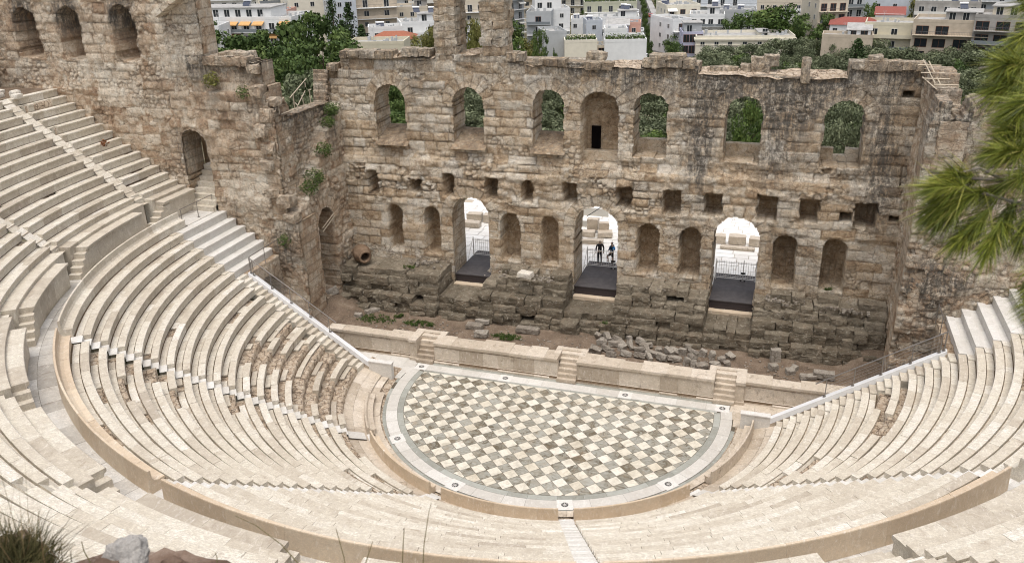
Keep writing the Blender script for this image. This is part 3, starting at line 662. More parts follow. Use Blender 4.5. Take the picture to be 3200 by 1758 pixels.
# back-rest bench (balustrade) rings
def ring_bench(cat, lab, grp, a0, a1, rb, zt, zb, rs, zs, r_seat, mat, seed, s0=True, s1=True, slab=2.6, parent=None, botin=None):
    rg = random.Random(seed); mb = MB(); zi = zb if botin is None else botin
    pf = [(rs+.05, zi), (rs+.055, zs-.12), (rs, zs-.05), (rs+.012, zs), (rb-.30, zs-.02), (rb-.16, zs+.02), (rb-.10, zs+.12), (rb-.085, zt-.02), (rb-.07, zt), (rb, zt), (rb+.012, zt-.03), (rb+.03, (zt+zb)/2), (rb+.05, zb)]
    a = a0
    while a < a1-1e-3:
        w = deg(rb, rg.uniform(slab*.7, slab*1.3)) if abs(a) < 90 else 99
        b = min(a+w, a1)
        if a1-b < deg(rb, slab*.4): b = a1
        if a < -90: b = min(-90, a1)
        elif a < 90 < b: b = 90
        elif a >= 90: b = a1
        tn = rg.uniform(.25, .85); dz = rg.gauss(0, .004); g = deg(rb, .003)
        sweep(mb, [(r+rg.gauss(0, .0), z+dz) for r, z in pf], a+g, b-g, deg(rb, .45) if abs(a) < 90 else 5, tn)
        a = b
    return tag(mb.build('backed_bench', mat), lab, cat, grp)
bl = ['leftmost high backed marble bench ring along the walkway', 'left high backed bench between the first two staircases above the walkway', 'long curved high backed bench nearest the viewer', 'right high backed bench ending beside the white landing', 'far right high backed bench by the pine branch']
edges = [(-92.9, -51.65), (-51.65, -17.1), (-17.1, 17.1), (17.1, 51.65), (51.65, 92.9)]
for i, (a, b) in enumerate(edges):
    ring_bench('bench', bl[i], 'high backed benches round the walkway', a+(deg(23.5, HWS) if i else 3.2), b-(deg(23.5, HWS) if i < 4 else 3.2), 23.5, 9.26, 8.42, 22.98, 8.83, 0, [M_MAR, M_TAN, M_TAN, M_TAN, M_MAR][i], 40+i, botin=8.36)
pl_ = ['low stained parapet bench at the left of the orchestra', 'curved low tan parapet left of the orchestra', 'low tan parapet bench at the centre of the orchestra rim', 'low parapet bench right of the small white staircase', 'low weathered parapet at the right of the orchestra']
for i, (a, b) in enumerate([(-74, -51.65), (-51.65, -17.1), (-17.1, 17.1), (17.1, 51.65), (56, 87)]):
    ring_bench('parapet', pl_[i], 'low parapets round the orchestra', a+(deg(10.6, HWS) if i else 0), b-(deg(10.6, HWS) if i < 4 else 0), 10.67, .87 if i != 0 else .6, .18, 10.22, .46, 0, [M_STG, M_TAN, M_TAN, M_TAN, M_STG][i], 60+i, slab=2.2, botin=.1)
# walkway between the tiers, floor strips
def annulus(name, r0, r1, z, a0, a1, mat, seed, slab=1.0, z1=None, parent=None, rings=1, tones=(.2, .9), gap=.006):
    rg = random.Random(seed); mb = MB(); z1 = z if z1 is None else z1
    for q in range(rings):
        ra, rb = r0+(r1-r0)*q/rings, r0+(r1-r0)*(q+1)/rings; za, zb = z+(z1-z)*q/rings, z+(z1-z)*(q+1)/rings
        a = a0
        while a < a1-1e-3:
            w = rg.uniform(.7, 1.4)*slab; b = min(a+deg(rb, w), a1)
            if a < -90: b = min(-90.0, a+w)
            elif a < 90 < b: b = 90
            elif a >= 90: b = min(a1, a+w)
            g = (deg(rb, gap) if abs(a) < 90 and abs(b) <= 90 else gap); dz = rg.uniform(-.003, .003)
            sweep(mb, [(ra+gap, za+dz), (rb-gap, zb+dz)], a+g, b-g, deg(rb, .5) if abs(a) < 90 else 5, rg.uniform(*tones), caps=False); a = b
    o = mb.build(name, mat, parent)
    if parent is None: o['kind'] = 'structure'
    return o
annulus('walkway', 23.4, 25.1, 8.42, -93, 93, M_WALK, 5, 1.1, tones=(.0, 1.0), rings=2)
for sg in (-1, 1):
    mb = MB()
    for q in range(3): mb.box(min(sg*22.995, sg*23.42), .05+q*.98, 8.2, max(sg*22.995, sg*23.42), 1.02+q*.98, 8.42, .6)
    tag(mb.build('landing_floor', M_WHI), kind='structure')
mb = MB(); sweep(mb, [(23.12, 8.36), (25.7, 8.40)], -93, 93, 2, .2, caps=False); tag(mb.build('walkway_bed', M_GAP), kind='structure')
annulus('orchestra_kerb', 9.56, 9.88, -.02, -96, 96, M_GREY, 8, .8, tones=(.0, .6))
annulus('orchestra_step', 9.86, 10.3, .14, -78, 88, M_STG, 9, 1.1, tones=(.3, 1.0))
annulus('seat_foot_floor', 10.66, 11.95, .2, -90, 90, M_STG, 10, 1.2, z1=.66, rings=2, tones=(.2, 1.0))
mb = MB(); sweep(mb, [(9.5, -.05), (10.7, .09), (11.95, .55)], -91, 91, 3, .2, caps=False); tag(mb.build('rim_bed', M_CORE, smooth=True), kind='structure')
annulus('rim_floor_left', 10.2, 10.75, .13, -90, -72, M_STG, 19, .8, tones=(.2, 1.0)); annulus('rim_floor_right', 10.2, 10.75, .13, 80, 90, M_STG, 29, .8, tones=(.2, 1.0))
# ---- upper tier
USTA = [-88.6, -70.3, -52.6, -35.1, -17.3, 0, 17.3, 35.0, 52.0, 70]
def wedge_up(a0, a1, seed, lab, last=14):
    t = tag(empty('seating_wedge', (*pos(28, max(-90, (a0+a1)/2)), 0)), lab, 'seating', 'wedges of upper marble seats'); inv = Matrix.Translation(-Vector(t.location)); objs = []
    def lim(r, a, s):
        if a < -90: return a
        return a+s*deg(r, .36)
    pos_side = a0 >= 17
    b0 = a0 if a0 < -90 else a0+(1.1 if pos_side else 3.2); b1 = a1 if a1 > 85 else a1-(4.2 if a1 >= 17 else 2.0)
    if a0 < -90: b1 = -90.0
    mb = MB(); rg = random.Random(seed)
    for (pf, c0, c1) in (([(24.60, 8.42), (24.57, 8.55), (24.55, 9.5), (24.53, 9.58), (24.44, 9.62), (24.43, 9.73), (24.45, 9.75), (25.12, 9.75)], b0, b1), ([(25.06, 8.42), (25.06, 9.86), (25.03, 9.90), (25.045, 9.935), (25.66, 9.935), (25.67, 9.7)], max(-93, a0) if a0 < -90 else a0+.86, a1-.86)):
        a = c0
        while a < c1-1e-3:
            w = deg(24.5, rg.uniform(1.2, 2.6)); b = min(a+w, c1)
            if a < -90: b = min(-90.0, c1)
            elif c1-b < .8: b = c1
            tn = rg.uniform(.0, .7); g = .008
            sweep(mb, pf, a+g, b-g, 1.0 if abs(a) < 90 else 5, tn); a = b
    objs.append(mb.build('podium', M_MAR, t))
    for k, (r, z) in enumerate(UPP[:last]):
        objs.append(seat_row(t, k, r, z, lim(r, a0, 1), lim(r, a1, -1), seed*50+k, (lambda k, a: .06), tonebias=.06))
    objs.append(core(t, UPP[:last], lim(26, a0, 1)+.2, lim(26, a1, -1)-.2, None, .02))
    for o in objs:
        if o: o.matrix_parent_inverse = inv
    return t
ul = ['short end wedge of upper seats meeting the brown side wall', 'upper seating wedge at the far left below the terrace', 'upper seating wedge at the left edge above the walkway', 'upper wedge of seats at the lower left edge', 'upper seats in the bottom left corner behind the grass tuft', 'upper seats at the bottom left of centre', 'upper seats at the bottom centre beyond the long bench', 'upper seats at the bottom right corner', 'upper seats cut by the right edge of the frame', 'upper seats to the right below the pine branch']
ua = [-93.0]+USTA
for i in range(9):
    wedge_up(ua[i], ua[i+1], 10+i, ul[i], 14 if i < 3 else 12)
for i, a in enumerate(USTA[:8]):
    t = stair(a, UPP, 25.3, 9.75, ['upper staircase beside the side wall', 'upper left staircase down to the walkway', 'upper staircase at the left edge', 'upper staircase at the lower left', 'upper staircase near the bottom left corner', 'upper staircase at the bottom centre', 'upper staircase at the bottom right of centre', 'upper staircase at the bottom right corner'][i], hw=.36, r_out=34.5, mat=M_MAR)
    # small flight running along the podium face, from the walkway up to the podium top
    mb = MB(); O = Vector(t.location); sgn = 1 if a < 15 else -1; st = a-2.0*sgn
    for q in range(5):
        z1 = 9.75-.266*(q+1); aa, ab = st+sgn*.72*q, st+sgn*.72*(q+1)
        P = [(*pos(24.47, aa), z1), (*pos(25.06, aa), z1), (*pos(25.06, ab), z1), (*pos(24.47, ab), z1)]
        mb.face([tuple(Vector(p)-O) for p in P], .3+.1*q)
        for p, p2, zl in ((P[2], P[3], z1-.266), (P[3], P[0], 8.42)): mb.face([tuple(Vector(v)-O) for v in (p, p2, (p2[0], p2[1], zl), (p[0], p[1], zl))], .35)
    mb.build('podium_steps', M_MAR, t)
# upper terrace behind the last row, and the hill the viewer stands on
mb = MB(); P = []
for i in range(120):
    a = -93+186*i/119; row = []
    for j in range(16):
        r = 34.3+j*.55; x, y = pos(r, a)
        z = 15.66+.06*float(mnoise.noise(Vector((x, y, 0))))
        if abs(a) < 72:
            z += (22.2-15.66)*max(0, min(1, (r-37.6)/1.6))**.8*max(0, min(1, (72-abs(a))/14))+.5*float(mnoise.noise(Vector((x*.8, y*.8, 3))))*(r > 37.4)
        row.append((x, y, z))
    P.append(row)
mb.grid(P, .5); tag(mb.build('hillside', M_DIRT, smooth=True), kind='structure')
# end blocks of new white marble, end stairs, sloping copings and handrails, both sides
def ends(sg, side):
    fl = (lambda x, y: (sg*x, y))
    t = tag(empty('white_end_seats', (sg*20.5, 1, 6.3)), f'bright new white marble seat blocks at the {side} end of the lower rows', 'seating', 'new white end blocks')
    mb = MB(); rg = random.Random(5+sg)
    for k in range(6):
        r, z = LOW[k]; y = -1.25; yw = 2.98
        while y < yw-.05:
            y2 = min(yw, y+rg.uniform(1.4, 2.2)); y2 = yw if yw-y2 < .5 else y2
            for x0, x1, z0, z1 in ((r, r+.34, z-.12, z), (r+.045, r+.34, z-.5, z-.12), (r+.35, r+.66, z-.5, z-.045)):
                xa, xb = (sg*x0, sg*x1) if sg > 0 else (sg*x1, sg*x0)
                mb.box(xa, y+.004, z0+.0, xb, y2-.004, z1, rg.uniform(.5, 1))
            y = y2
    o = mb.build('seat_blocks', M_WHI, t); o.matrix_parent_inverse = Matrix.Translation(-Vector(t.location))
    # end stairs beside the blocks and along the coping
    ts = tag(empty('end_staircase', (sg*17, -1, 0)), f'narrow {side} end staircase climbing along the sloping coping', 'stairs', 'end staircases')
    mb = MB()
    for k, (r, z) in enumerate(LOW):
        ya, yb = (-1.98, -1.26) if k < 6 else (-1.3, -.46)
        if k < 6:
            ya = -1.75
        for q in range(2):
            r0, r1, z1 = r+.31*q, r+.31*(q+1), z-.215+.215*q
            mb.box(min(sg*r0, sg*r1), ya if k < 6 else -1.32, z1-.5, max(sg*r0, sg*r1), yb, z1, rg.uniform(.1, .9))
    o = mb.build('steps', M_MAR, ts); o.matrix_parent_inverse = Matrix.Translation(-Vector(ts.location))
    # support wall under the white blocks and the passage vault beneath
    pw = tag(empty('passage_wall', (sg*18.95, 1.3, 0)), f'dark stone wall with low vaulted passage under the {side} white blocks', 'wall', 'side passage walls')
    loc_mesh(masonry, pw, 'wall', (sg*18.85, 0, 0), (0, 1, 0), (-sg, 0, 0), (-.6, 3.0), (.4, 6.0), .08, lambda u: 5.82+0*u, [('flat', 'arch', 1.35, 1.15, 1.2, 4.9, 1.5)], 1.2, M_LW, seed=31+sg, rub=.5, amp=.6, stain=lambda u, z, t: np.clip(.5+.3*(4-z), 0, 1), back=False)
    # sloping coping along the parapet
    tc = tag(empty('sloping_coping', (sg*15, -.3, 3)), f'long white coping sloping down along the {side} edge of the seats', 'coping', 'sloping white copings')
    mb = MB(); xa, za, xb, zb = 18.9, 5.93, 11.45, .98
    P = [[(sg*x, y, z) for y, z in ((-.44, z0-.32), (-.44, z0), (-.14, z0), (-.14, z0-.32))] for x, z0 in ((xa, za), (xb, zb))]
    mb.grid(P if sg < 0 else P[::-1], .8); mb.face(P[0], .8); mb.face(P[1][::-1], .8)
    o = mb.build('coping', M_COPE, tc); o.matrix_parent_inverse = Matrix.Translation(-Vector(tc.location))
    mb = MB(); P = [(sg*xa, za-.33), (sg*xb, zb-.33), (sg*xb, -.1), (sg*xa, -.1)]
    for y in (-.42, -.16): mb.face([(x, y, z) for x, z in P], .3)
    mb.face([(P[0][0], -.42, P[0][1]), (P[0][0], -.16, P[0][1]), (P[3][0], -.16, -.1), (P[3][0], -.42, -.1)], .3)
    o = mb.build('retaining_wall', M_STG, tc); o.matrix_parent_inverse = Matrix.Translation(-Vector(tc.location))
    mb = MB(); mb.box(min(sg*9.98, sg*11.45), -.44, -.02, max(sg*9.98, sg*11.45), -.14, 1.0, .7); mb.box(min(sg*9.95, sg*11.45), -.47, 1.0, max(sg*9.95, sg*11.45), -.11, 1.07, .9)
    o = mb.build('low_end_wall', M_WHI, tc); o.matrix_parent_inverse = Matrix.Translation(-Vector(tc.location))
    # handrail with wires
    hr = tag(empty('handrail', (sg*16, -.29, 5)), f'grey steel handrail with thin wires rising on the {side} coping', 'handrail', 'steel handrails on the copings')
    zc = lambda x: zb+(za-zb)*(x-xb)/(xa-xb)
    def add(name, mb, m=M_STEEL):
        o = mb.build(name, m, hr); o.matrix_parent_inverse = Matrix.Translation(-Vector(hr.location)); return o
    for x in (18.8, 18.62, 17.5, 16.3, 15.12, 13.9):
        mb = MB(); mb.tube([(sg*x, -.29, zc(x)), (sg*x, -.29, zc(x)+.98)], .025, 6); mb.box(sg*x-.1, -.36, zc(x)-.002, sg*x+.1, -.22, zc(x)+.03, .2); add('post', mb)
    mb = MB(); mb.tube([(sg*18.8, -.29, zc(18.8)+.98), (sg*13.4, -.29, zc(13.4)+.98)], .03, 8); add('top_rail', mb)
    for q in range(4):
        mb = MB(); h = .2+.19*q; mb.tube([(sg*18.8, -.29, zc(18.8)+h), (sg*13.9, -.29, zc(13.9)+h)], .006, 4); add('wire', mb)
    # return rail along the end of the lowest white block
    r2 = tag(empty('guard_rail', (sg*18.8, 1.3, 6)), f'short steel guard rail on the {side} end of the white blocks', 'handrail', 'short guard rails')
    for y in (-.2, 1.3, 2.8):
        mb = MB(); mb.tube([(sg*18.8, y, 5.85), (sg*18.8, y, 6.88)], .022, 6); o = mb.build('post', M_STEEL, r2); o.matrix_parent_inverse = Matrix.Translation(-Vector(r2.location))
    mb = MB(); mb.tube([(sg*18.8, -.25, 6.88), (sg*18.8, 2.85, 6.88)], .026, 8); o = mb.build('top_rail', M_STEEL, r2); o.matrix_parent_inverse = Matrix.Translation(-Vector(r2.location))
ends(-1, 'left'); ends(1, 'right')
# landing rail and the flight into the side doorway
hr = tag(empty('guard_rail', (-23.3, 1.5, 8.42)), 'short steel guard rail on the white landing by the side doorway', 'handrail', 'short guard rails')
for y in (.0, 1.5, 3.0):
    mb = MB(); mb.tube([(0, y-1.5, 0), (0, y-1.5, .98)], .022, 6); mb.box(-.07, y-1.57, 0, .07, y-1.43, .02, .2); mb.build('post', M_STEEL, hr)
mb = MB(); mb.tube([(0, -1.55, .98), (0, 1.55, .98)], .026, 8); mb.build('top_rail', M_STEEL, hr)
mb = MB(); rg = random.Random(3)
for q in range(8): mb.box(-24.85, 2.6+.3*q, 8.3, -23.0, 6.5, 8.42+.3*(q+1), rg.uniform(.3, .8))
o = tag(mb.build('doorway_steps', M_MAR), 'small flight of marble steps climbing into the arched side doorway', 'steps')
mb = MB()
mb.box(-25.4, 5.6, 8, -22.4, 5.9, 14, .3); tag(mb.build('doorway_back_wall', M_LW), 'shadowed masonry closing the arched side doorway', 'wall')
mb = MB()
for q in range(6): rough_block(mb, (-36.2+q*.5+random.Random(q).uniform(-.2, .2), .9-.5*(q % 3), 15.8), (.5, .4, .25), 700+q, amp=.05, tone=.95)
tag(mb.build('loose_blocks', M_MAR), 'scattered pale loose blocks on the upper terrace below the recesses', 'stones', kind='stuff')

# ------------------------------------------------------------------ orchestra floor
def clip(poly, f):
    out = []
    for i in range(len(poly)):
        a, b = poly[i], poly[(i+1) % len(poly)]; fa, fb = f(a), f(b)
        if fa >= 0: out.append(a)
        if fa*fb < 0: t = fa/(fa-fb); out.append((a[0]+(b[0]-a[0])*t, a[1]+(b[1]-a[1])*t))
    return out
V, F, TN, GR = [], [], [], []; rg = random.Random(12); RI = 8.6; HP = .415
vv_, ff_, tt_, gg_ = [], [], [], []
for i in range(-23, 24):
    for j in range(0, 26):
        if (i+j) % 2: continue
        cx, cy = -8.29+HP+HP*(i+20), 1.0-HP*j
        if (i+j) % 2 == 0:
            g = .009; h = HP-g*1.4
            poly = [(cx-h, cy), (cx, cy-h), (cx+h, cy), (cx, cy+h)]
            poly = clip(poly, lambda p: 1.0-p[1])
            for q in range(24):
                if len(poly) < 3: break
                a = math.pi+math.pi*(q+.5)/24*1.0-.12+.24*q/23; nx, ny = math.cos(a), math.sin(a)
                poly = clip(poly, lambda p: RI*math.cos(math.pi/48)-(p[0]*nx+p[1]*ny))
            if len(poly) < 3: continue
            n = len(vv_); z = rg.uniform(-.002, .002)
            tn = min(1, max(0, rg.gauss(.58, .16))); vv_ += [(x, y, z) for x, y in poly]; ff_.append(tuple(range(n, n+len(poly)))); tt_.append(tn); gg_.append(float(j % 2))
me = bpy.data.meshes.new('orchestra_floor'); me.from_pydata(vv_, [], ff_); me.materials.append(M_TILE)
for nm, arr in (('tone', tt_), ('grey', gg_)): me.attributes.new(nm, 'FLOAT', 'FACE').data.foreach_set('value', np.array(arr, np.float32))
tag(link(bpy.data.objects.new('orchestra_floor', me)), kind='structure')
mb = MB(); sweep(mb, [(0.01, -.012), (9.6, -.012)], -100, 100, 3, .5, caps=False)
mb = MB(); mb = MB(); P = [[(r*math.cos(R_(t)), r*math.sin(R_(t)), -.014) for r in (.01, 9.55)] for t in range(168, 373, 3)]; mb.grid(P, .5); tag(mb.build('floor_bed', M_GAP), kind='structure')
# grey ring, white border
mb = MB(); rg = random.Random(9)
def band(mb, r0, r1, t0, t1, w, z=0.0, tones=(.1, .9)):
    t = t0
    while t < t1-.01:
        u = min(t1, t+deg(r1, rg.uniform(.7, 1.3)*w)); g = deg(r1, .005); n = max(1, int((u-t)/2.0))
        mb.grid([[(r*math.cos(R_(q)), r*math.sin(R_(q)), z) for r in (r0+.004, r1-.004)] for q in [t+g+(u-t-2*g)*k/n for k in range(n+1)]], rg.uniform(*tones)); t = u
band(mb, RI+.005, 8.94, 173.3, 366.7, 1.3, .001)
for x0, x1 in [(-8.6+i*1.3, -7.3+i*1.3) for i in range(14)]: mb.box(x0+.004, 1.005, -.02, min(8.7, x1)-.004, 1.19, .001, rg.random())
x = -9.4
while x < 9.4: x1 = min(9.4, x+rg.uniform(.8, 1.6)); mb.box(x+.005, 1.885, -.05, x1-.005, 2.12, -.012+rg.uniform(0, .02), rg.uniform(0, .5)); x = x1
tag(mb.build('grey_border', M_GREY), kind='structure')
mb = MB(); band(mb, 8.945, 9.56, 171, 369, 1.5, .004, (.1, .75))
x = -8.62
while x < 8.6:
    x1 = min(8.62, x+rg.uniform(.9, 1.9)); mb.box(x+.004, 1.195, -.02, x1-.004, 1.87, .004, rg.uniform(.1, .75)); x = x1
tag(mb.build('white_border', M_WHI), kind='structure')
M_INK = plain('dark_inlay', (.035, .032, .03), .6, .3, 0, .1)
ml = [(-8.94, 1.52, 'inlaid rosette square at the back left corner of the orchestra border'), (-3.57, 1.52, 'inlaid rosette square left of the central stage steps'), (3.57, 1.52, 'inlaid rosette square right of the central stage steps'), (8.94, 1.52, 'inlaid rosette square at the back right corner of the orchestra border'),
      (9.27*math.sin(R_(-49.6)), -9.27*math.cos(R_(49.6)), 'inlaid rosette square on the left curve of the border'), (9.27*math.sin(R_(-16.9)), -9.27*math.cos(R_(16.9)), 'inlaid rosette square behind the left centre parapet'), (9.27*math.sin(R_(17.1)), -9.27*math.cos(R_(17.1)), 'inlaid rosette square at the foot of the bright white staircase'), (9.27*math.sin(R_(49.6)), -9.27*math.cos(R_(49.6)), 'inlaid rosette square on the right curve of the border')]
for x, y, lab in ml:
    t = tag(empty('rosette_square', (x, y, .008), 0 if y > 0 else math.atan2(x, -y)), lab, 'inlay', 'rosette squares in the border')
    mb = MB(); mb.box(-.37, -.37, -.01, .37, .37, .004, .95); mb.build('marble_square', M_WHI, t)
    mb = MB(); N = 24
    P = [[(r*math.cos(2*math.pi*k/N), r*math.sin(2*math.pi*k/N), .008) for k in range(N)] for r in (.165, .145)]; mb.grid(P, closed=True)
    for k in range(8):
        a0 = 2*math.pi*(k+.5)/8; a1, a2 = a0-.30, a0+.30
        mb.face([(0.03*math.cos(a0), .03*math.sin(a0), .008), (.15*math.cos(a1), .15*math.sin(a1), .008), (.15*math.cos(a2), .15*math.sin(a2), .008)])
    mb.build('rosette', M_INK, t)
# side paving left and right of the orchestra
for sg in (-1, 1):
    mb = MB(); rg = random.Random(20+sg); y = -.15
    for y0, y1 in ((-.15, .55), (.55, 1.3), (1.3, 2.5)):
        x = 9.35 if y0 > 0 else 9.6
        while x < 15.4:
            x1 = min(15.4, x+rg.uniform(.7, 1.3)); mb.box(min(sg*x, sg*x1)+.005, y0+.005, -.03, max(sg*x, sg*x1)-.005, y1-.005, .003+rg.uniform(0, .004), rg.uniform(.1, .9)); x = x1
    o = mb.build('side_paving', M_WHI if sg < 0 else M_STG); tag(o, kind='structure')
    mb = MB(); mb.box(min(sg*9.2, sg*15.6), -1.3, -.3, max(sg*9.2, sg*15.6), 3, -.02, .2); tag(mb.build('paving_bed', M_GAP), kind='structure')

# ------------------------------------------------------------------ stage front
sf = tag(empty('stage_front', (0, 2.3, 0)), 'long low stained marble stage front with moulded top and three sets of steps', 'stage front')
inv = Matrix.Translation(-Vector(sf.location))
def sfb(name, mb, mat=M_STG, smooth=False):
    o = mb.build(name, mat, sf, smooth); o.matrix_parent_inverse = inv; return o
rg = random.Random(77)
def prof_run(mb, x0, x1, y, zt=1.37, w=1.1, back=3.1):
    x = x0
    while x < x1-.02:
        b = min(x1, x+rg.uniform(.8, 1.5)*w); b = x1 if x1-b < .4 else b; g = .004; tn = rg.uniform(.2, 1)
        pr = [(y-.12, 0), (y-.12, .10), (y-.05, .14), (y-.03, .20), (y, .22), (y, zt-.30)]
        n0 = len(mb.m); mb.grid([[(q, a, z) for a, z in pr] for q in (b-g, x+g)], tn); mb.m[n0+2] = 1
        if rg.random() < .6: mb.m[n0+1] = 1
        for q in (b-g, x+g): mb.face([(q, a, z) for a, z in pr]+[(q, y+.3, zt-.3), (q, y+.3, 0)], tn)
        x = b
    x = x0
    while x < x1-.02:
        b = min(x1, x+rg.uniform(.9, 1.7)*w); b = x1 if x1-b < .4 else b; g = .003; tn = rg.uniform(.4, 1); bk = back+rg.uniform(-.15, .35); z = zt+rg.uniform(-.01, .01)
        pr = [(y+.0, z-.30), (y-.03, z-.26), (y-.03, z-.20), (y-.10, z-.15), (y-.10, z), (bk, z+.01), (bk, z-.35)]
        n0 = len(mb.m); mb.grid([[(q, a, c) for a, c in pr] for q in (b-g, x+g)], tn); mb.m[n0] = 1 if rg.random() < .75 else 0
        for q in (b-g, x+g): mb.face([(q, a, c) for a, c in pr], tn)
        x = b
XS = (-8.94, 0, 8.94)
HWs = .57
for x0, x1, y in ((-15.7, -9.98, 2.45), (-8.37, -.57, 2.23), (.57, 8.37, 2.23), (9.98, 15.6, 2.45)): mb = MB(); prof_run(mb, x0, x1, y); sfb('marble_face', mb, [M_STG, M_GRIME_SHADE])
for i, c in enumerate(XS):      # flanking piers that run back beside the steps
    for s in ((-1, 1)):
        if (i == 1) or (i == 0 and s == 1) or (i == 2 and s == -1): xa, xb, ya = c+s*HWs, c+s*(HWs+.32), 2.95
        else: xa, xb, ya = c+s*HWs, c+s*(HWs+.47), 2.22
        xa, xb = min(xa, xb), max(xa, xb)
        mb = MB(); mb.box(xa, ya, 0, xb, 3.75, 1.22, .5); mb.box(xa-(.0 if s > 0 else .05), ya-.08, 1.22, xb+(.05 if s > 0 else 0), 3.8, 1.385, .85)
        if ya < 2.5: mb.box(xa-.02, ya-.10, 0, xb+.04, 3.0, .18, .3)
        sfb('step_pier', mb)
for i, c in enumerate(XS):
    mb = MB(); n = 6
    for q in range(n):
        y0 = 1.92+.235*q; z1 = 1.37*(q+1)/(n+.35)
        rough_block(mb, (c, (y0+3.7)/2, z1/2), (HWs*2-.01, 3.7-y0, z1), 500+i*9+q, amp=.012 if i else .035, tone=(.0 if q < 4 else .8) if i == 0 else .35+.1*q, roundness=.0, n=4)
    mb.box(c-HWs, 3.45, 0, c+HWs, 3.8, 1.37, .7)
    sfb('steps', mb)
# earth floor between stage front and the wall foundation
mb = MB(); P = []
for i in range(140):
    x = -18.6+37.2*i/139; row = []
    for j in range(60):
        y = 3.0+7.2*j/59; z = .97+.10*mnoise.noise(Vector((x*.5, y*.5, 0)))+.035*mnoise.noise(Vector((x*3, y*3, 2)))
        z += .9*max(0, min(1, (-14.6-x)/2.5))*max(0, min(1, (y-3.5)/2)) + .9*max(0, min(1, (x-14.8)/1.5))*max(0, min(1, (y-5)/1.5))
        row.append((x, y, z))
    P.append(row)
mb.grid(P, .5); tag(mb.build('stage_earth', M_DIRT, smooth=True), kind='structure')
mb = MB(); P = []
for sg in (-1, 1):
    P = []
    for i in range(24):
        x = sg*(15.3+4.2*i/23); P.append([(x, -.1+3.4*j/14, .3+1.5*(i/23)+.25*mnoise.noise(Vector((x, j*.5, 0)))) for j in range(15)])
    mb.grid(P, .5)
tag(mb.build('passage_ground', M_DIRT, smooth=True), kind='structure')
# foundation courses in front of the wall
def foundation(x0, x1, seed, lab, courses):
    t = tag(empty('stone_foundation', ((x0+x1)/2, 8, 1)), lab, 'foundation', 'dark block foundations below the wall'); rg = random.Random(seed); mb = MB(); O = t.location
    for (y0, z0, z1, wl, miss) in courses:
        x = x0
        while x < x1-.15:
            w = rg.uniform(*wl); w = x1-x if x1-x-w < .4 else w
            if rg.random() > miss:
                yf = y0+rg.gauss(0, .16); zt = z1+rg.uniform(-.10, .06)
                rough_block(mb, (x+w/2-O.x, (yf+9.75)/2-O.y, (z0+zt)/2-O.z), (w*.985, 9.75-yf, zt-z0), rg.randrange(99999), amp=.09, tone=min(1, rg.uniform(0, .6)+(.4 if z0 > 2.5 else 0)), roundness=.05, n=6)
            x += w
    mb.build('blocks', M_BASE, t); return t
def crs(z0, z1, y0, y1, n, wl=(.55, 1.25), miss=0.0):
    out = []
    for k in range(n):
        a, b_ = z0+(z1-z0)*k/n, z0+(z1-z0)*(k+1)/n; out.append((y0+(y1-y0)*(k/(n-1) if n > 1 else 0), a-.08, b_, wl, max(.05, miss*(k/n))))
    return out
foundation(-17.0, -9.95, 1, 'dark stepped foundation blocks at the left holding the clay jar', crs(.5, 2.2, 6.25, 6.5, 4)+crs(2.2, 3.6, 6.95, 7.15, 3, (.7, 1.5)))
foundation(-9.95, -7.1, 2, 'low foundation ledge below the left doorway', crs(.5, 2.15, 6.3, 7.0, 4))
foundation(-7.1, -1.5, 3, 'dark foundation blocks between the left and centre doorways', crs(.5, 1.7, 6.2, 6.35, 3)+crs(1.7, 2.75, 6.65, 6.9, 2, (.8, 1.6))+crs(2.75, 3.9, 7.7, 8.5, 3, (.5, 1.1), .35))
foundation(-1.5, 1.65, 4, 'low foundation ledge below the centre doorway', crs(.5, 2.1, 6.2, 6.9, 4))
foundation(1.65, 7.2, 5, 'dark foundation blocks between the centre and right doorways', crs(.5, 1.8, 6.2, 6.35, 3)+crs(1.8, 2.7, 6.9, 7.05, 2, (.8, 1.6))+crs(2.7, 3.9, 7.7, 8.2, 3, (.6, 1.2), .2))
foundation(7.2, 9.95, 6, 'low foundation ledge below the right doorway', crs(.5, 2.1, 6.2, 6.9, 4))
foundation(9.95, 17.3, 7, 'dark foundation blocks at the right below the last niches', crs(.5, 1.8, 6.2, 6.35, 3)+crs(1.8, 2.8, 7.0, 7.1, 2, (.7, 1.4))+crs(2.8, 3.95, 7.9, 8.6, 3, (.6, 1.2), .4))
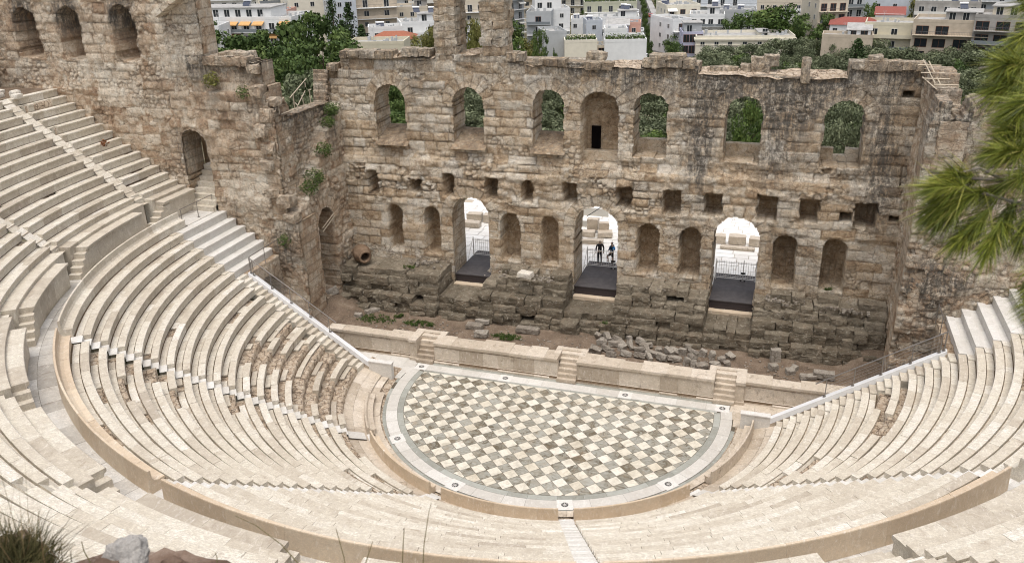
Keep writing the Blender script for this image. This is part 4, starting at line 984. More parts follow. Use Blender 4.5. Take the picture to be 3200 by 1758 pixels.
# ------------------------------------------------------------------ doorway decks, gates, visitors
gl = ['left', 'centre', 'right']
for i, (c, hw) in enumerate(((-8.43, 1.28), (0, 1.40), (8.57, 1.34))):
    t = tag(empty('doorway_deck', (c, 11.6, 2.25)), f'dark rubber covered deck through the {gl[i]} doorway with a plank front', 'deck', 'dark decks in the doorways')
    mb = MB(); mb.box(-hw, -2.05, .52, hw, 2.4, .58, .5); mb.build('deck_surface', M_DECK, t)
    mb = MB(); mb.box(-hw+.02, -2.0, .03, hw-.02, -1.96, .515, .5); mb.box(-hw+.02, -2.02, .26, hw-.02, -2.0, .275, .2)
    mb.build('plank_front', plain('dark_brown_planks', (.045, .036, .036), .6, .3, 0, .2, 8) if i == 0 else bpy.data.materials['dark_brown_planks'], t)
    mb = MB()
    for k in range(4): mb.box(-hw+.25+k*(2*hw-.5)/3-.03, -1.99, -.06, -hw+.25+k*(2*hw-.5)/3+.03, -1.93, .03, .3)
    mb.build('feet', M_STEEL, t)
    th = MB(); rough_block(th, (c, 9.35, 2.16), (2*hw-.05, .45, .22), 60+i, amp=.02, tone=.6, roundness=.02, n=7); tag(th.build('threshold', M_TAN), f'worn pale stone threshold below the {gl[i]} deck', 'threshold', 'door thresholds')
    # gate
    g = tag(empty('metal_gate', (c, 13.0, 2.83)), f'light grey metal bar gate standing at the back of the {gl[i]} doorway', 'gate', 'bar gates in the doorways')
    M_GATE = bpy.data.materials.get('galvanised_bars') or plain('galvanised_bars', (.72, .70, .66), .4, .5, .4, .05)
    mb = MB(); n = 17; xs = [-hw+.1+(2*hw-.2)*k/(n-1) for k in range(n)]
    for x in xs: mb.tube([(x, 0, .12), (x, 0, 1.33)], .011, 5)
    mb.build('bars', M_GATE, g)
    for z, r in ((1.22, .022), (.13, .024), (.24, .012)):
        mb = MB(); mb.tube([(-hw+.05, 0, z), (hw-.05, 0, z)], r, 6); mb.build('rail', M_GATE, g)
    for x in ((-hw+.08), hw*.35, hw-.08):
        mb = MB(); mb.tube([(x, -.03, -.0), (x, -.03, 1.45)], .03, 6); mb.build('post', M_GATE, g)
    mb = MB(); mb.box(hw*.35-.14, -.08, .5, hw*.35+.14, -.03, .62, .1); mb.tube([(hw*.35-.13, -.1, .05), (hw*.35-.13, -.02, .05)], .05, 8); mb.tube([(hw*.35+.13, -.1, .05), (hw*.35+.13, -.02, .05)], .05, 8); mb.build('latch', M_INK, g)
    mb = MB(); mb.tube([(-hw+.08, -.03, 1.4), (-hw+.0, -1.0, .02)], .022, 6); mb.build('brace', M_GATE, g)

def skin_body(name, chains, mat, parent, root=0, sub=1):
    """chains: list of polylines [(pos, radius)] sharing start points; one continuous skin"""
    V, E, Rr, key = [], [], [], {}
    for ch in chains:
        prev = None
        for p, r in ch:
            k = tuple(round(c, 4) for c in p)
            if k not in key: key[k] = len(V); V.append(p); Rr.append(r)
            i = key[k]
            if prev is not None and prev != i: E.append((prev, i))
            prev = i
    me = bpy.data.meshes.new(name); me.from_pydata(V, E, []); me.materials.append(mat)
    o = link(bpy.data.objects.new(name, me), parent)
    md = o.modifiers.new('skin', 'SKIN'); 
    if not me.skin_vertices: me.skin_vertices.new()
    sv = me.skin_vertices[0].data
    for i, r in enumerate(Rr): sv[i].radius = (r, r) if not isinstance(r, tuple) else r; sv[i].use_root = (i == root)
    md.use_smooth_shade = True
    s = o.modifiers.new('sub', 'SUBSURF'); s.levels = s.render_levels = sub
    return o
M_SKIN = plain('skin', (.50, .33, .24), .55, .3, 0, .04); M_BLK = plain('black_cloth', (.035, .034, .038), .85, .15, 0, .2, 20); M_BLUE = plain('blue_nylon', (.03, .22, .52), .6, .3, 0, .15, 12)
M_NAVY = plain('dark_blue_cloth', (.03, .06, .11), .85, .15, 0, .2, 20); M_GREYH = plain('grey_hair', (.40, .35, .29), .8, .2, 0, .2, 40); M_DKH = plain('dark_hair', (.02, .015, .012), .7, .3, 0, .2, 40)
M_JEAN = plain('black_trousers', (.04, .042, .05), .9, .1, 0, .2, 15); M_SHOE = plain('dark_shoes', (.03, .03, .03), .6, .3)
def hand(mb_ch, w, d, s, sc=1.0):
    """five finger chains from wrist w in direction d; s = side the thumb leaves"""
    w = Vector(w); d = Vector(d).normalized(); s = Vector(s).normalized(); out = []
    palm = w+d*.05*sc; out.append([(tuple(w), .024), (tuple(palm), .026)])
    for k, L in enumerate((.070, .080, .075, .058)):
        b = palm+d*.03*sc+s*(.026-.018*k)*sc; m = b+d*L*.5; c = s.cross(d)*.018; e = b+d*L*.92+c
        out.append([(tuple(palm), .026), (tuple(b), .010), (tuple(m), .0085), (tuple(e), .0075)])
    b = w+d*.03+s*.028; out.append([(tuple(palm), .026), (tuple(b), .011), (tuple(b+d*.03+s*.02), .009), (tuple(b+d*.05+s*.02), .008)])
    return out
def person(loc, rz, lab, H=1.75, legs=None, arms=None, coat=M_BLK, trou=M_JEAN, hair=M_GREYH, long_legs=True, skirt=False, headturn=0):
    t = tag(empty('person', loc, rz), lab, 'person'); k = H/1.75
    P = lambda x, y, z: (x*k, y*k, z*k)
    L = legs or {'hl': (.09, 0, .92), 'kl': (.11, .01, .50), 'al': (.11, 0, .09), 'tl': (.12, .14, .035), 'hr': (-.09, 0, .92), 'kr': (-.11, .01, .50), 'ar': (-.11, 0, .09), 'tr': (-.12, .14, .035)}
    A = arms or {'sl': (.19, 0, 1.43), 'el': (.27, -.03, 1.15), 'wl': (.26, .05, .90), 'sr': (-.19, 0, 1.43), 'er': (-.27, -.03, 1.15), 'wr': (-.26, .05, .90)}
    pel = (P(0, 0, .95), (.15*k, .11*k)); ch = [[pel, (P(0, 0, 1.12), (.135*k, .10*k)), (P(0, .01, 1.30), (.155*k, .11*k)), (P(0, .0, 1.43), (.12*k, .085*k)), (P(0, 0, 1.50), .052*k), (P(0, .02, 1.56), .055*k), (P(0, .015, 1.63), (.075*k, .09*k)), (P(0, .005, 1.70), (.07*k, .08*k)), (P(0, 0, 1.74), .04*k)]]
    for s in 'lr':
        ch.append([pel, (P(*L['h'+s]), .09*k), (P(*L['k'+s]), .058*k), (P(*[(a+b)/2 for a, b in zip(L['k'+s], L['a'+s])]), .052*k), (P(*L['a'+s]), .036*k), (P(*L['t'+s]), .032*k)])
        ch.append([(P(0, .0, 1.43), (.12*k, .085*k)), (P(*A['s'+s]), .058*k), (P(*A['e'+s]), .042*k), (P(*A['w'+s]), .026*k)])
        w = Vector(P(*A['w'+s])); d = (w-Vector(P(*A['e'+s]))).normalized()
        ch += hand(None, w, d, Vector((0, 1, 0)).cross(d)+Vector((.4 if s == 'r' else -.4, .2, 0)), k)
    ch.append([(P(0, .02, 1.56), .055*k), (P(0, .085, 1.585), .022*k)]); ch.append([(P(0, .015, 1.63), (.075*k, .09*k)), (P(0, .115, 1.622), .012*k)])
    for s in (-1, 1): ch.append([(P(0, .015, 1.63), (.075*k, .09*k)), (P(s*.085, .0, 1.625), .014*k)])
    skin_body('body', ch, M_SKIN, t)
    for s in (-1, 1):
        mb = MB(); mb.lathe([(.001, -.008), (.008, -.004), (.009, 0), (.008, .004), (.001, .008)], 8, M=Matrix.Translation(P(s*.03, .098, 1.645)) @ Matrix.Rotation(R_(90), 4, 'X')); mb.build('eye', M_INK, t, True)
    g = 1.16
    cj = [[(P(0, 0, .90), (.165*k, .13*k)), (P(0, 0, 1.10), (.152*k, .118*k)), (P(0, .01, 1.30), (.172*k, .128*k)), (P(0, 0, 1.44), (.13*k, .10*k)), (P(0, 0, 1.50), .062*k)]]
    for s in 'lr': cj.append([(P(0, 0, 1.44), (.13*k, .10*k)), (P(*A['s'+s]), .072*k), (P(*A['e'+s]), .056*k), (P(*[b+(a-b)*.15 for a, b in zip(A['e'+s], A['w'+s])]), .040*k)])
    skin_body('jacket', cj, coat, t)
    tj = [[(P(0, 0, .98), (.155*k, .12*k)), (P(0, 0, .90), (.15*k, .115*k))]]
    for s in 'lr':
        e = 1.0 if long_legs else .0
        pts = [(P(0, 0, .90), (.15*k, .115*k)), (P(*L['h'+s][:2], .82), .10*k), (P(*L['k'+s]), .072*k if long_legs else .095*k)]
        if long_legs: pts += [(P(*[b+(a-b)*.06 for a, b in zip(L['k'+s], L['a'+s])]), .052*k)]
        tj.append(pts)
    skin_body('trousers' if long_legs else 'shorts', tj, trou, t)
    hh = [[(P(0, -.015, 1.60), (.082*k, .085*k)), (P(0, -.02, 1.67), (.088*k, .095*k)), (P(0, -.01, 1.735), (.07*k, .075*k))]]
    if hair is M_DKH: hh.append([(P(0, -.02, 1.67), (.088*k, .095*k)), (P(0, -.09, 1.71), .05*k)])
    skin_body('hair', hh, hair, t)
    for s in 'lr':
        a, b = Vector(P(*L['a'+s])), Vector(P(*L['t'+s]))
        skin_body('shoe', [[(tuple(a+Vector((0, -.05, -.04))), .042*k), (tuple(a+Vector((0, .02, -.035))), .045*k), (tuple(b+Vector((0, 0, .005))), .036*k)]], M_SHOE, t)
    return t
person((-.62, 13.75, 2.78), R_(20), 'standing adult in dark jacket and black trousers behind the centre gate', 1.74)
p2 = person((.18, 13.95, 2.78), R_(60), 'smaller dark haired person with one foot lifted, back to the stage behind the centre gate', 1.62,
            legs={'hl': (.09, 0, .92), 'kl': (.10, .02, .50), 'al': (.10, 0, .09), 'tl': (.11, .14, .035), 'hr': (-.09, 0, .92), 'kr': (-.14, .30, .62), 'ar': (-.14, .22, .22), 'tr': (-.15, .35, .15)},
            arms={'sl': (.18, 0, 1.43), 'el': (.26, .05, 1.17), 'wl': (.12, .22, 1.15), 'sr': (-.18, 0, 1.43), 'er': (-.26, .05, 1.17), 'wr': (-.14, .26, 1.05)}, coat=M_NAVY, trou=M_BLK, hair=M_DKH, long_legs=False)
bp_ = tag(empty('backpack', (.18, 13.95, 2.78), R_(60)), 'blue backpack worn by the smaller person behind the gate', 'backpack')
skin_body('bag', [[((0, -.16, 1.02), (.13, .08)), ((0, -.18, 1.18), (.14, .10)), ((0, -.16, 1.33), (.10, .07))]], M_BLUE, bp_)
for s in (-1, 1): skin_body('strap', [[((s*.09, -.13, 1.34), .018), ((s*.11, .0, 1.40), .018), ((s*.11, .11, 1.28), .018), ((s*.10, .02, 1.05), .015)]], M_BLK, bp_)

# ------------------------------------------------------------------ big clay jar, rubble, weeds
M_CLAY = (lambda n: (n.bump(n.noise(14, 7, .7), .5, .02), n.fin(n.ramp(n.noise(2.2, 8, .7, dist=.4), [(.3, (.09, .06, .04)), (.5, (.19, .13, .085)), (.7, (.31, .22, .15))]), .85, .2))[1])(NT('old_clay'))
jp = at_z(1134, 800, 4.1)
jt = tag(empty('clay_jar', (float(jp[0]), float(jp[1]), 3.62)), 'large brown clay storage jar lying on its side on the left foundation', 'jar')
Mj = Matrix.Translation((0, 0, .62)) @ Matrix.Rotation(R_(-42), 4, 'Z') @ Matrix.Rotation(R_(97), 4, 'Y') @ Matrix.Translation((0, 0, -.7))
mb = MB(); mb.lathe([(.001, -.25), (.22, -.22), (.42, -.02), (.58, .28), (.62, .55), (.56, .82), (.42, 1.0), (.34, 1.08)], 28, M=Mj); mb.build('jar_body', M_CLAY, jt, True)
mb = MB(); mb.lathe([(.34, 1.06), (.44, 1.10), (.46, 1.16), (.43, 1.22), (.32, 1.22), (.28, 1.12), (.30, .95), (.40, .6), (.001, .2)], 28, M=Mj); mb.build('rim', M_CLAY, jt, True)
rg = random.Random(5); M_BLKS = wall_stone('loose_pale_stone', [(.0, (.19, .16, .125)), (.5, (.34, .30, .25)), (1.0, (.50, .455, .39))], rustf=.1)
pile = [(763, 570, 0), (840, 575, 1), (805, 600, 2), (925, 595, 1), (1025, 555, 0), (1040, 605, 0), (1135, 615, 1), (900, 635, 1), (960, 670, 0), (1050, 650, 2), (1130, 680, 2), (1185, 650, 2), (845, 680, 2), (880, 725, 1), (1010, 720, 1), (1130, 735, 1), (1200, 700, 2), (1240, 720, 2), (1300, 705, 0), (1325, 750, 1), (1390, 700, 1), (1440, 765, 2), (1510, 710, 0), (1555, 675, 0), (1430, 700, 1), (1610, 705, 2), (1690, 720, 0), (1545, 795, 0), (1605, 815, 0), (1680, 830, 1), (1770, 740, 0), (1790, 820, 1), (1855, 785, 0), (1930, 745, 1), (1900, 825, 0), (740, 690, 1), (1590, 755, 1), (790, 625, 1), (1210, 745, 2), (975, 640, 1)]
for i, (a, b, k) in enumerate(sorted(pile)):
    p = at_z(1600+a*.35336, 850+b*.35336, 1.15); s = [(.36, .30, .48), (.6, .34, .3), (.75, .28, .24)][k]
    mb = MB(); rot = Matrix.Rotation(rg.uniform(-1.2, .5), 3, 'Z') @ Matrix.Rotation(rg.uniform(-.4, .4), 3, 'X') @ Matrix.Rotation(rg.uniform(-.35, .35), 3, 'Y')
    rough_block(mb, (0, 0, 0), [q*rg.uniform(.85, 1.15) for q in s], i+70, rot=rot, amp=.07, tone=rg.uniform(.3, 1), roundness=.12, n=4)
    tag(mb.build('loose_stone', M_BLKS, loc=(float(p[0]), float(p[1]), 1.18)), ('upright chunk' if k == 0 else 'blocky stone' if k == 1 else 'long slab')+' in the rubble heap behind the stage, '+ordw(i+1)+' from the left', 'stone', 'rubble heap behind the stage front')
for i, (u, v, z, s, ry, lab) in enumerate([(1484, 1018, 1.2, (1.1, .6, .28), 0, 'flat dark slab lying on the stage earth left of centre'), (1507, 1004, 1.2, (.9, .3, .22), .1, 'thin pale slab behind the flat dark slab'), (1504, 1042, 1.2, (.85, .55, .3), .1, 'broken pale slab in front of the flat dark slab'), (1650, 1030, 1.2, (1.5, .5, .3), 0, 'long low grey stone on the earth left of the rubble heap'),
     (2424, 1110, 1.3, (.55, .4, .8), .2, 'upright pale stone right of the rubble heap'), (2418, 1145, 1.1, (.5, .4, .3), .5, 'small pale stone below the upright stone on the right'), (2470, 1160, 1.1, (.5, .4, .3), .3, 'squarish pale stone at the right of the stage earth'), (2480, 1152, 1.1, (.45, .3, .3), 1, 'tilted pale stone beside the squarish one'), (2525, 1175, 1.15, (.9, .4, .2), .3, 'flat pale slab near the right end of the stage'), (2575, 1170, 1.25, (1.1, .5, .35), 0, 'squared pale block with flat top near the right end of the stage'),
     (1034, 912, 2.0, (.42, .42, 1.0), .6, 'broken white column piece lying on the left rubble slope'), (1148, 935, 1.2, (1.1, .4, .3), .9, 'stone step at the left end of the stage earth, topmost of three'), (1155, 952, 1.1, (1.2, .4, .3), .9, 'stone step at the left end of the stage earth, middle of three'), (1170, 968, 1.05, (1.3, .4, .25), .9, 'stone step at the left end of the stage earth, lowest of three'),
     (1642, 857, 4.15, (.95, .6, .32), -.2, 'white flat topped stone on the foundation between left and centre doorways'), (1120, 985, 1.1, (.5, .4, .3), .2, 'rounded stone at the left end behind the stage front')]):
    p = at_z(u, v, z); mb = MB(); rough_block(mb, (0, 0, 0), s, 900+i, rot=Matrix.Rotation(ry, 3, 'Z') @ (Matrix.Rotation(1.2, 3, 'Y') if i == 10 else Matrix.Identity(3)), amp=.05, tone=.3 if i in (0, 3) else .9, roundness=.06)
    tag(mb.build('stone_slab' if i != 10 else 'column_piece', M_BLKS if i != 14 else M_MAR, loc=tuple(float(c) for c in p)), lab, 'stone')
# pebbles
mb = MB()
for i in range(420):
    x, y = rg.uniform(-15, 15), rg.choice([rg.uniform(3.6, 6.2), rg.uniform(3.6, 5)]); s = rg.uniform(.03, .12); rough_block(mb, (x, y, 1.0), (s, s*.8, s*.6), i, amp=.01, n=2, tone=rg.random())
for i in range(200):
    c = rg.choice([(-11.5, 8.8, 3.7), (-5.6, 8.3, 3.75), (-3.4, 8.2, 3.75), (3.9, 8.6, 3.8), (11.5, 8.4, 3.75), (15, 8.3, 3.6)]); x, y = c[0]+max(-1.3, min(1.3, rg.gauss(0, .8))), c[1]+rg.gauss(0, .3); s = rg.uniform(.05, .18); rough_block(mb, (x, y, c[2]), (s, s*.8, s*.7), i, amp=.02, n=2, tone=rg.random())
tag(mb.build('scattered_pebbles', M_BLKS), 'pebbles and small rubble scattered over earth and foundations', 'pebbles', kind='stuff')
# foliage materials
def leaf(name, c1, c2, c3, rough=.6):
    n = NT(name); t = n.attr('tone'); c = n.ramp(n.math('ADD', t, n.math('MULTIPLY', n.math('SUBTRACT', n.noise(.5, 4, .6), .5), .5), True), [(.0, c1), (.5, c2), (1.0, c3)])
    n.b.inputs['Subsurface Weight'].default_value = 0.0
    return n.fin(c, rough, .15)
M_PINE = leaf('pine_foliage', (.03, .052, .015), (.075, .115, .032), (.15, .195, .06)); M_OLIVE = leaf('olive_foliage', (.055, .066, .034), (.13, .15, .082), (.26, .28, .165)); M_DARK = leaf('cypress_foliage', (.015, .028, .01), (.035, .06, .018), (.06, .095, .03))
M_BRI = leaf('bright_foliage', (.035, .062, .016), (.08, .125, .03), (.15, .19, .055)); M_GRASS = leaf('green_grass', (.025, .055, .012), (.055, .10, .022), (.14, .15, .05)); M_YEL = leaf('yellowing_foliage', (.09, .10, .025), (.17, .17, .05), (.27, .24, .09))
M_BARK = plain('bark', (.12, .09, .065), .95, .1, 0, .4, 6)
def grass_patch(cx, cy, cz, rx, ry, n, seed, lab, h=.10, cat='grass'):
    rg = random.Random(seed); mb = MB()
    for i in range(n):
        a, r = rg.uniform(0, 6.28), rg.random()**.6*(1.0+.5*mnoise.noise(Vector((math.cos(i*2.399)*1.5, math.sin(i*2.399)*1.5, seed)))); x, y = cx+rx*r*math.cos(a)*1.15, cy+ry*r*math.sin(a)*1.15
        if mnoise.noise(Vector((x*3.5, y*3.5, seed*2.0))) < -.05: continue
        t = rg.uniform(0, 6.28); w = .025; l = h*rg.uniform(.4, 1.3)
        dx, dy = math.cos(t)*w, math.sin(t)*w; ox, oy = rg.gauss(0, l*.6), rg.gauss(0, l*.6)
        mb.face([(x-dx, y-dy, cz-.02), (x+dx, y+dy, cz-.02), (x+ox, y+oy, cz+l)], rg.random())
    tag(mb.build('grass_patch', M_GRASS), lab, cat, kind='stuff')
for i, (u, v, rx, ry) in enumerate([(1175, 995, 1.25, .55), (1310, 1010, .9, .4), (1585, 1052, .75, .35), (1245, 985, .3, .2)]):
    p = at_z(u, v, 1.05); grass_patch(p[0], p[1], 1.04, rx, ry, 1500, i, ['largest bright green grass patch at the left of the stage earth', 'second green grass patch, right of the largest one', 'green grass patch beside the flat slabs near the centre', 'tiny grass spot between the two left patches'][i], .09)
for i, (u, v, z, rx, ry, n) in enumerate([(1275, 835, 3.75, .45, .2, 260), (1130, 880, 2.4, .3, .1, 150), (1165, 875, 2.4, .2, .15, 150), (2590, 905, 4.2, .3, .1, 160), (1885, 1010, 2.2, .25, .1, 100), (2035, 995, 2.2, .25, .1, 100)]):
    p = at_z(u, v, z); grass_patch(p[0], p[1], z, rx, ry, n, 20+i, 'small green weed on the dark foundation, '+['beside the clay jar block', 'low at the far left', 'just right of the far left one', 'under the last niche', 'below the centre of the wall', 'right of the central ledge', 'beside the central doorway', 'beside the right doorway'][i], .16, 'weeds')
# weeds on the ledges of the left return wall
def bush(name, c, r, n, seed, mat, lab, cat, leafs=.10, group=None, flat=1.0):
    rg = random.Random(seed); mb = MB()
    for i in range(n):
        d = Vector((rg.gauss(0, 1), rg.gauss(0, 1), rg.gauss(0, 1))).normalized(); q = r*rg.random()**.4*(1+.35*mnoise.noise(d*2.2+Vector((seed, 0, 0))))
        p = Vector((d.x*q, d.y*q, d.z*q*flat)); s = leafs*rg.uniform(.5, 1.2); a = Vector((rg.gauss(0, 1), rg.gauss(0, 1), rg.gauss(0, .6))).normalized(); b = a.cross(Vector((rg.gauss(0, 1), rg.gauss(0, 1), rg.gauss(0, 1)))).normalized()
        mb.face([tuple(p-a*s), tuple(p+b*s*.5), tuple(p+a*s), tuple(p-b*s*.5)], rg.random()*.6+.4*(d.z*.5+.5))
    return tag(mb.build(name, mat, loc=tuple(float(x) for x in c)), lab, cat, group)
wl = [(8.6, 13.9, .55, 700, 'trailing green weed at the top of the ledge in the left corner'), (8.0, 13.2, .5, 600, 'green weed hanging below the topmost one in the left corner'), (7.0, 11.6, .62, 800, 'green weed cushion halfway down the left ledge'), (5.6, 10.2, .7, 900, 'broad green weed hanging on the lower left ledge'), (4.9, 9.7, .6, 600, 'lowest weed spilling over the left ledge above the doorway')]
for i, (y, z, r, n, lab) in enumerate(wl): bush('wall_weed', (-17.35, y, z), r, n, 30+i, M_PINE, lab, 'weed', .07, 'weeds on the left ledge', .8)
bush('wall_weed', (-18.2, 2.75, 6.9), .45, 350, 41, M_PINE, 'greenish growth on the dark left corner pier', 'weed', .06)
bush('dry_weed', (-21.9, 3.0, 16.6), .5, 350, 42, M_YEL, 'straw coloured dry weed on the broken left wall top', 'weed', .09)
bush('dry_weed', (-19.8, 3.0, 15.9), .45, 350, 43, M_PINE, 'dull green weed under the broken left wall top', 'weed', .06)
M_RUST = leaf('rusty_dry_growth', (.10, .035, .015), (.18, .07, .03), (.26, .12, .05)); p = at_z(325, 448, 14.4); bush('dry_weed', (float(p[0]), float(p[1]), 14.4), .2, 70, 44, M_RUST, 'small rusty dry weed lying on an upper seat row', 'weed', .08)
# timber scaffolding left on the walls
M_WOOD = plain('weathered_timber', (.48, .41, .31), .85, .2, 0, .15, 10)
def scaffold(pts, lab, name='timber_scaffold'):
    t = tag(empty(name, pts[0][0]), lab, 'scaffold'); O = Vector(pts[0][0])
    for a, b in pts: mb = MB(); mb.tube([Vector(a)-O, Vector(b)-O], .035, 4); mb.build('beam', M_WOOD, t)
Y0 = -17.95
scaffold([((Y0, 3.6, 14.6), (Y0, 3.6, 15.35)), ((Y0, 3.2, 15.2), (Y0, 4.3, 15.45)), ((Y0, 4.9, 15.3), (Y0, 7.0, 16.1)), ((Y0, 5.3, 14.5), (Y0, 5.3, 15.5)), ((Y0, 5.4, 14.5), (Y0, 6.7, 15.4)), ((Y0+.3, 5.2, 14.8), (Y0-.3, 5.9, 14.8)), ((Y0, 6.4, 14.6), (Y0, 6.2, 15.2)), ((Y0, 7.2, 14.4), (Y0, 7.2, 15.4)), ((Y0, 7.1, 15.35), (Y0, 7.4, 15.35)), ((Y0, 3.8, 14.55), (Y0, 5.3, 14.55)), ((Y0, 6.8, 15.6), (Y0, 6.8, 15.9))], 'pale timber beams and props on the low left wall top')
scaffold([((17.1, 8.9, 17.75), (17.5, 6.6, 16.95)), ((17.35, 8.8, 17.7), (17.75, 6.6, 16.9)), ((16.8, 8.4, 17.55), (17.9, 8.4, 17.55)), ((16.9, 7.6, 17.3), (18.0, 7.6, 17.3)), ((17.0, 7.1, 17.1), (18.2, 7.1, 17.1)), ((17.4, 6.3, 16.95), (18.5, 6.3, 16.95)), ((18.5, 6.3, 16.0), (18.5, 6.3, 16.95)), ((17.0, 7.5, 17.1), (17.6, 6.2, 16.7))], 'ladder like timber frame on the right end of the wall top')
scaffold([((-17.5, 6.1, 6.6), (-17.2, 7.2, 7.3)), ((-17.5, 6.1, 6.35), (-17.2, 7.3, 7.1))], 'two pale timber poles crossing the tall left doorway', 'timber_pole')

# ------------------------------------------------------------------ plaza behind the stage building
PLAZA = marble('pale_plaza_paving', [(.0, (.74, .71, .66)), (.5, (.82, .80, .76)), (1.0, (.88, .87, .84))], dirtf=.08, dirt=(.4, .34, .28), veinf=.1)
mb = MB(); rg = random.Random(6)
for j in range(26):
    y = 11.9+j*.75; x = -14-rg.random()
    while x < 14: w = rg.uniform(.9, 1.7); mb.box(x+.022, y+.022, 2.66, x+w-.022, y+.728, 2.78+rg.uniform(-.003, .003), rg.uniform(.1, 1)); x += w
tag(mb.build('plaza_paving', PLAZA), kind='structure')
mb = MB(); mb.box(-15, 11.85, 2.5, 16, 31.6, 2.7, .5); tag(mb.build('plaza_bed', M_STG), kind='structure')
rub = [(-12.3, 18.9, (2.2, .7, .5), 0, 'long pale block seen through the left doorway, nearer one'), (-12.2, 20.3, (1.3, .7, .75), 0, 'left squared block behind the left doorway'), (-10.9, 20.3, (1.1, .7, .75), 0, 'right squared block behind the left doorway'),
       (-2.0, 17.6, (1.7, .5, .35), .1, 'thin slab nearest the two visitors'), (-2.6, 19.0, (1.0, .6, .5), 0, 'lower left stone of the stack behind the centre doorway'), (-1.4, 19.2, (1.2, .8, .5), .2, 'lower right stone of the stack behind the centre doorway'), (-2.5, 20.0, (.9, .6, 1.1), 0, 'upper left stone of the stack behind the centre doorway'), (-1.6, 19.7, (.8, .5, .95), .3, 'upper right stone of the stack behind the centre doorway'),
       (7.0, 20.0, (.8, .7, .7), .1, 'left stone of the row behind the right doorway'), (8.2, 20.0, (1.3, .7, .75), 0, 'middle stone of the row behind the right doorway'), (9.5, 20.0, (.95, .7, .7), -.1, 'right stone of the row behind the right doorway'), (8.3, 18.9, (2.6, .5, .25), 0, 'low slab in front of the row behind the right doorway')]
for i, (x, y, s, rz, lab) in enumerate(rub):
    mb = MB(); rough_block(mb, (0, 0, s[2]/2), (s[0]*.92, s[1], s[2]*.8), 40+i, rot=Matrix.Rotation(rz, 3, 'Z'), amp=.045, tone=.7, roundness=.04)
    tag(mb.build('ancient_block', M_STG, loc=(x, y, 2.76 if s[2] < .9 else 2.9)), lab, 'stone block')
t = tag(empty('planter_wall', (-3.6, 22.5, 2.55)), 'pair of low pale concrete parapets with a dark rail behind the centre doorway', 'low wall')
mc = plain('smooth_concrete', (.52, .50, .45), .8, .2, 0, .06)
mb = MB(); mb.box(-1.4, -1.5, 0, 1.2, -1.3, .7, .5); mb.build('parapet', mc, t); mb = MB(); mb.box(-1.6, 1.2, 0, 1.5, 1.4, .85, .5); mb.build('parapet', mc, t)
mb = MB(); mb.tube([(.2, -.6, .8), (1.2, .8, 1.3)], .03, 6); mb.build('rail', M_INK, t)
# terrain sheet to the horizon
def tz(x, y):
    d = max(0, y-30); z = 2.6
    if d > 0: z = 2.6-17.6*(1-math.exp(-(d/75)**1.3))
    if y < 10 and math.hypot(x, y) > 40 and y > -60: pass
    return z
mb = MB(); P = []
xs = list(range(-700, -60, 40))+list(range(-60, 61, 5))+list(range(100, 900, 40)); ys = [-400, -200, -80, -45, 4, 11.5, 20, 30, 36, 42, 50, 58, 66, 75, 85, 95, 110, 130, 150, 180, 220, 260, 300, 360, 440, 560, 800, 1400, 3000]
for y in ys:
    row = []
    for x in xs:
        z = tz(x, y)
        if y < 11.6: z = -1.5
        row.append((x, y, z+(.8*mnoise.noise(Vector((x*.03, y*.03, 0))) if y > 34 else 0)))
    P.append(row)
mb.grid(P, .5)
M_GND = (lambda n: n.fin(n.ramp(n.noise(.12, 8, .7), [(.35, (.05, .055, .025)), (.5, (.10, .09, .05)), (.65, (.19, .16, .11))]), .95, .1))(NT('dry_ground'))
tag(mb.build('ground', M_GND, smooth=True), kind='structure')
mb = MB(); mb.grid([[(x, y, -15.1) for x in (-600, 800)] for y in (205, 1200)], .5)
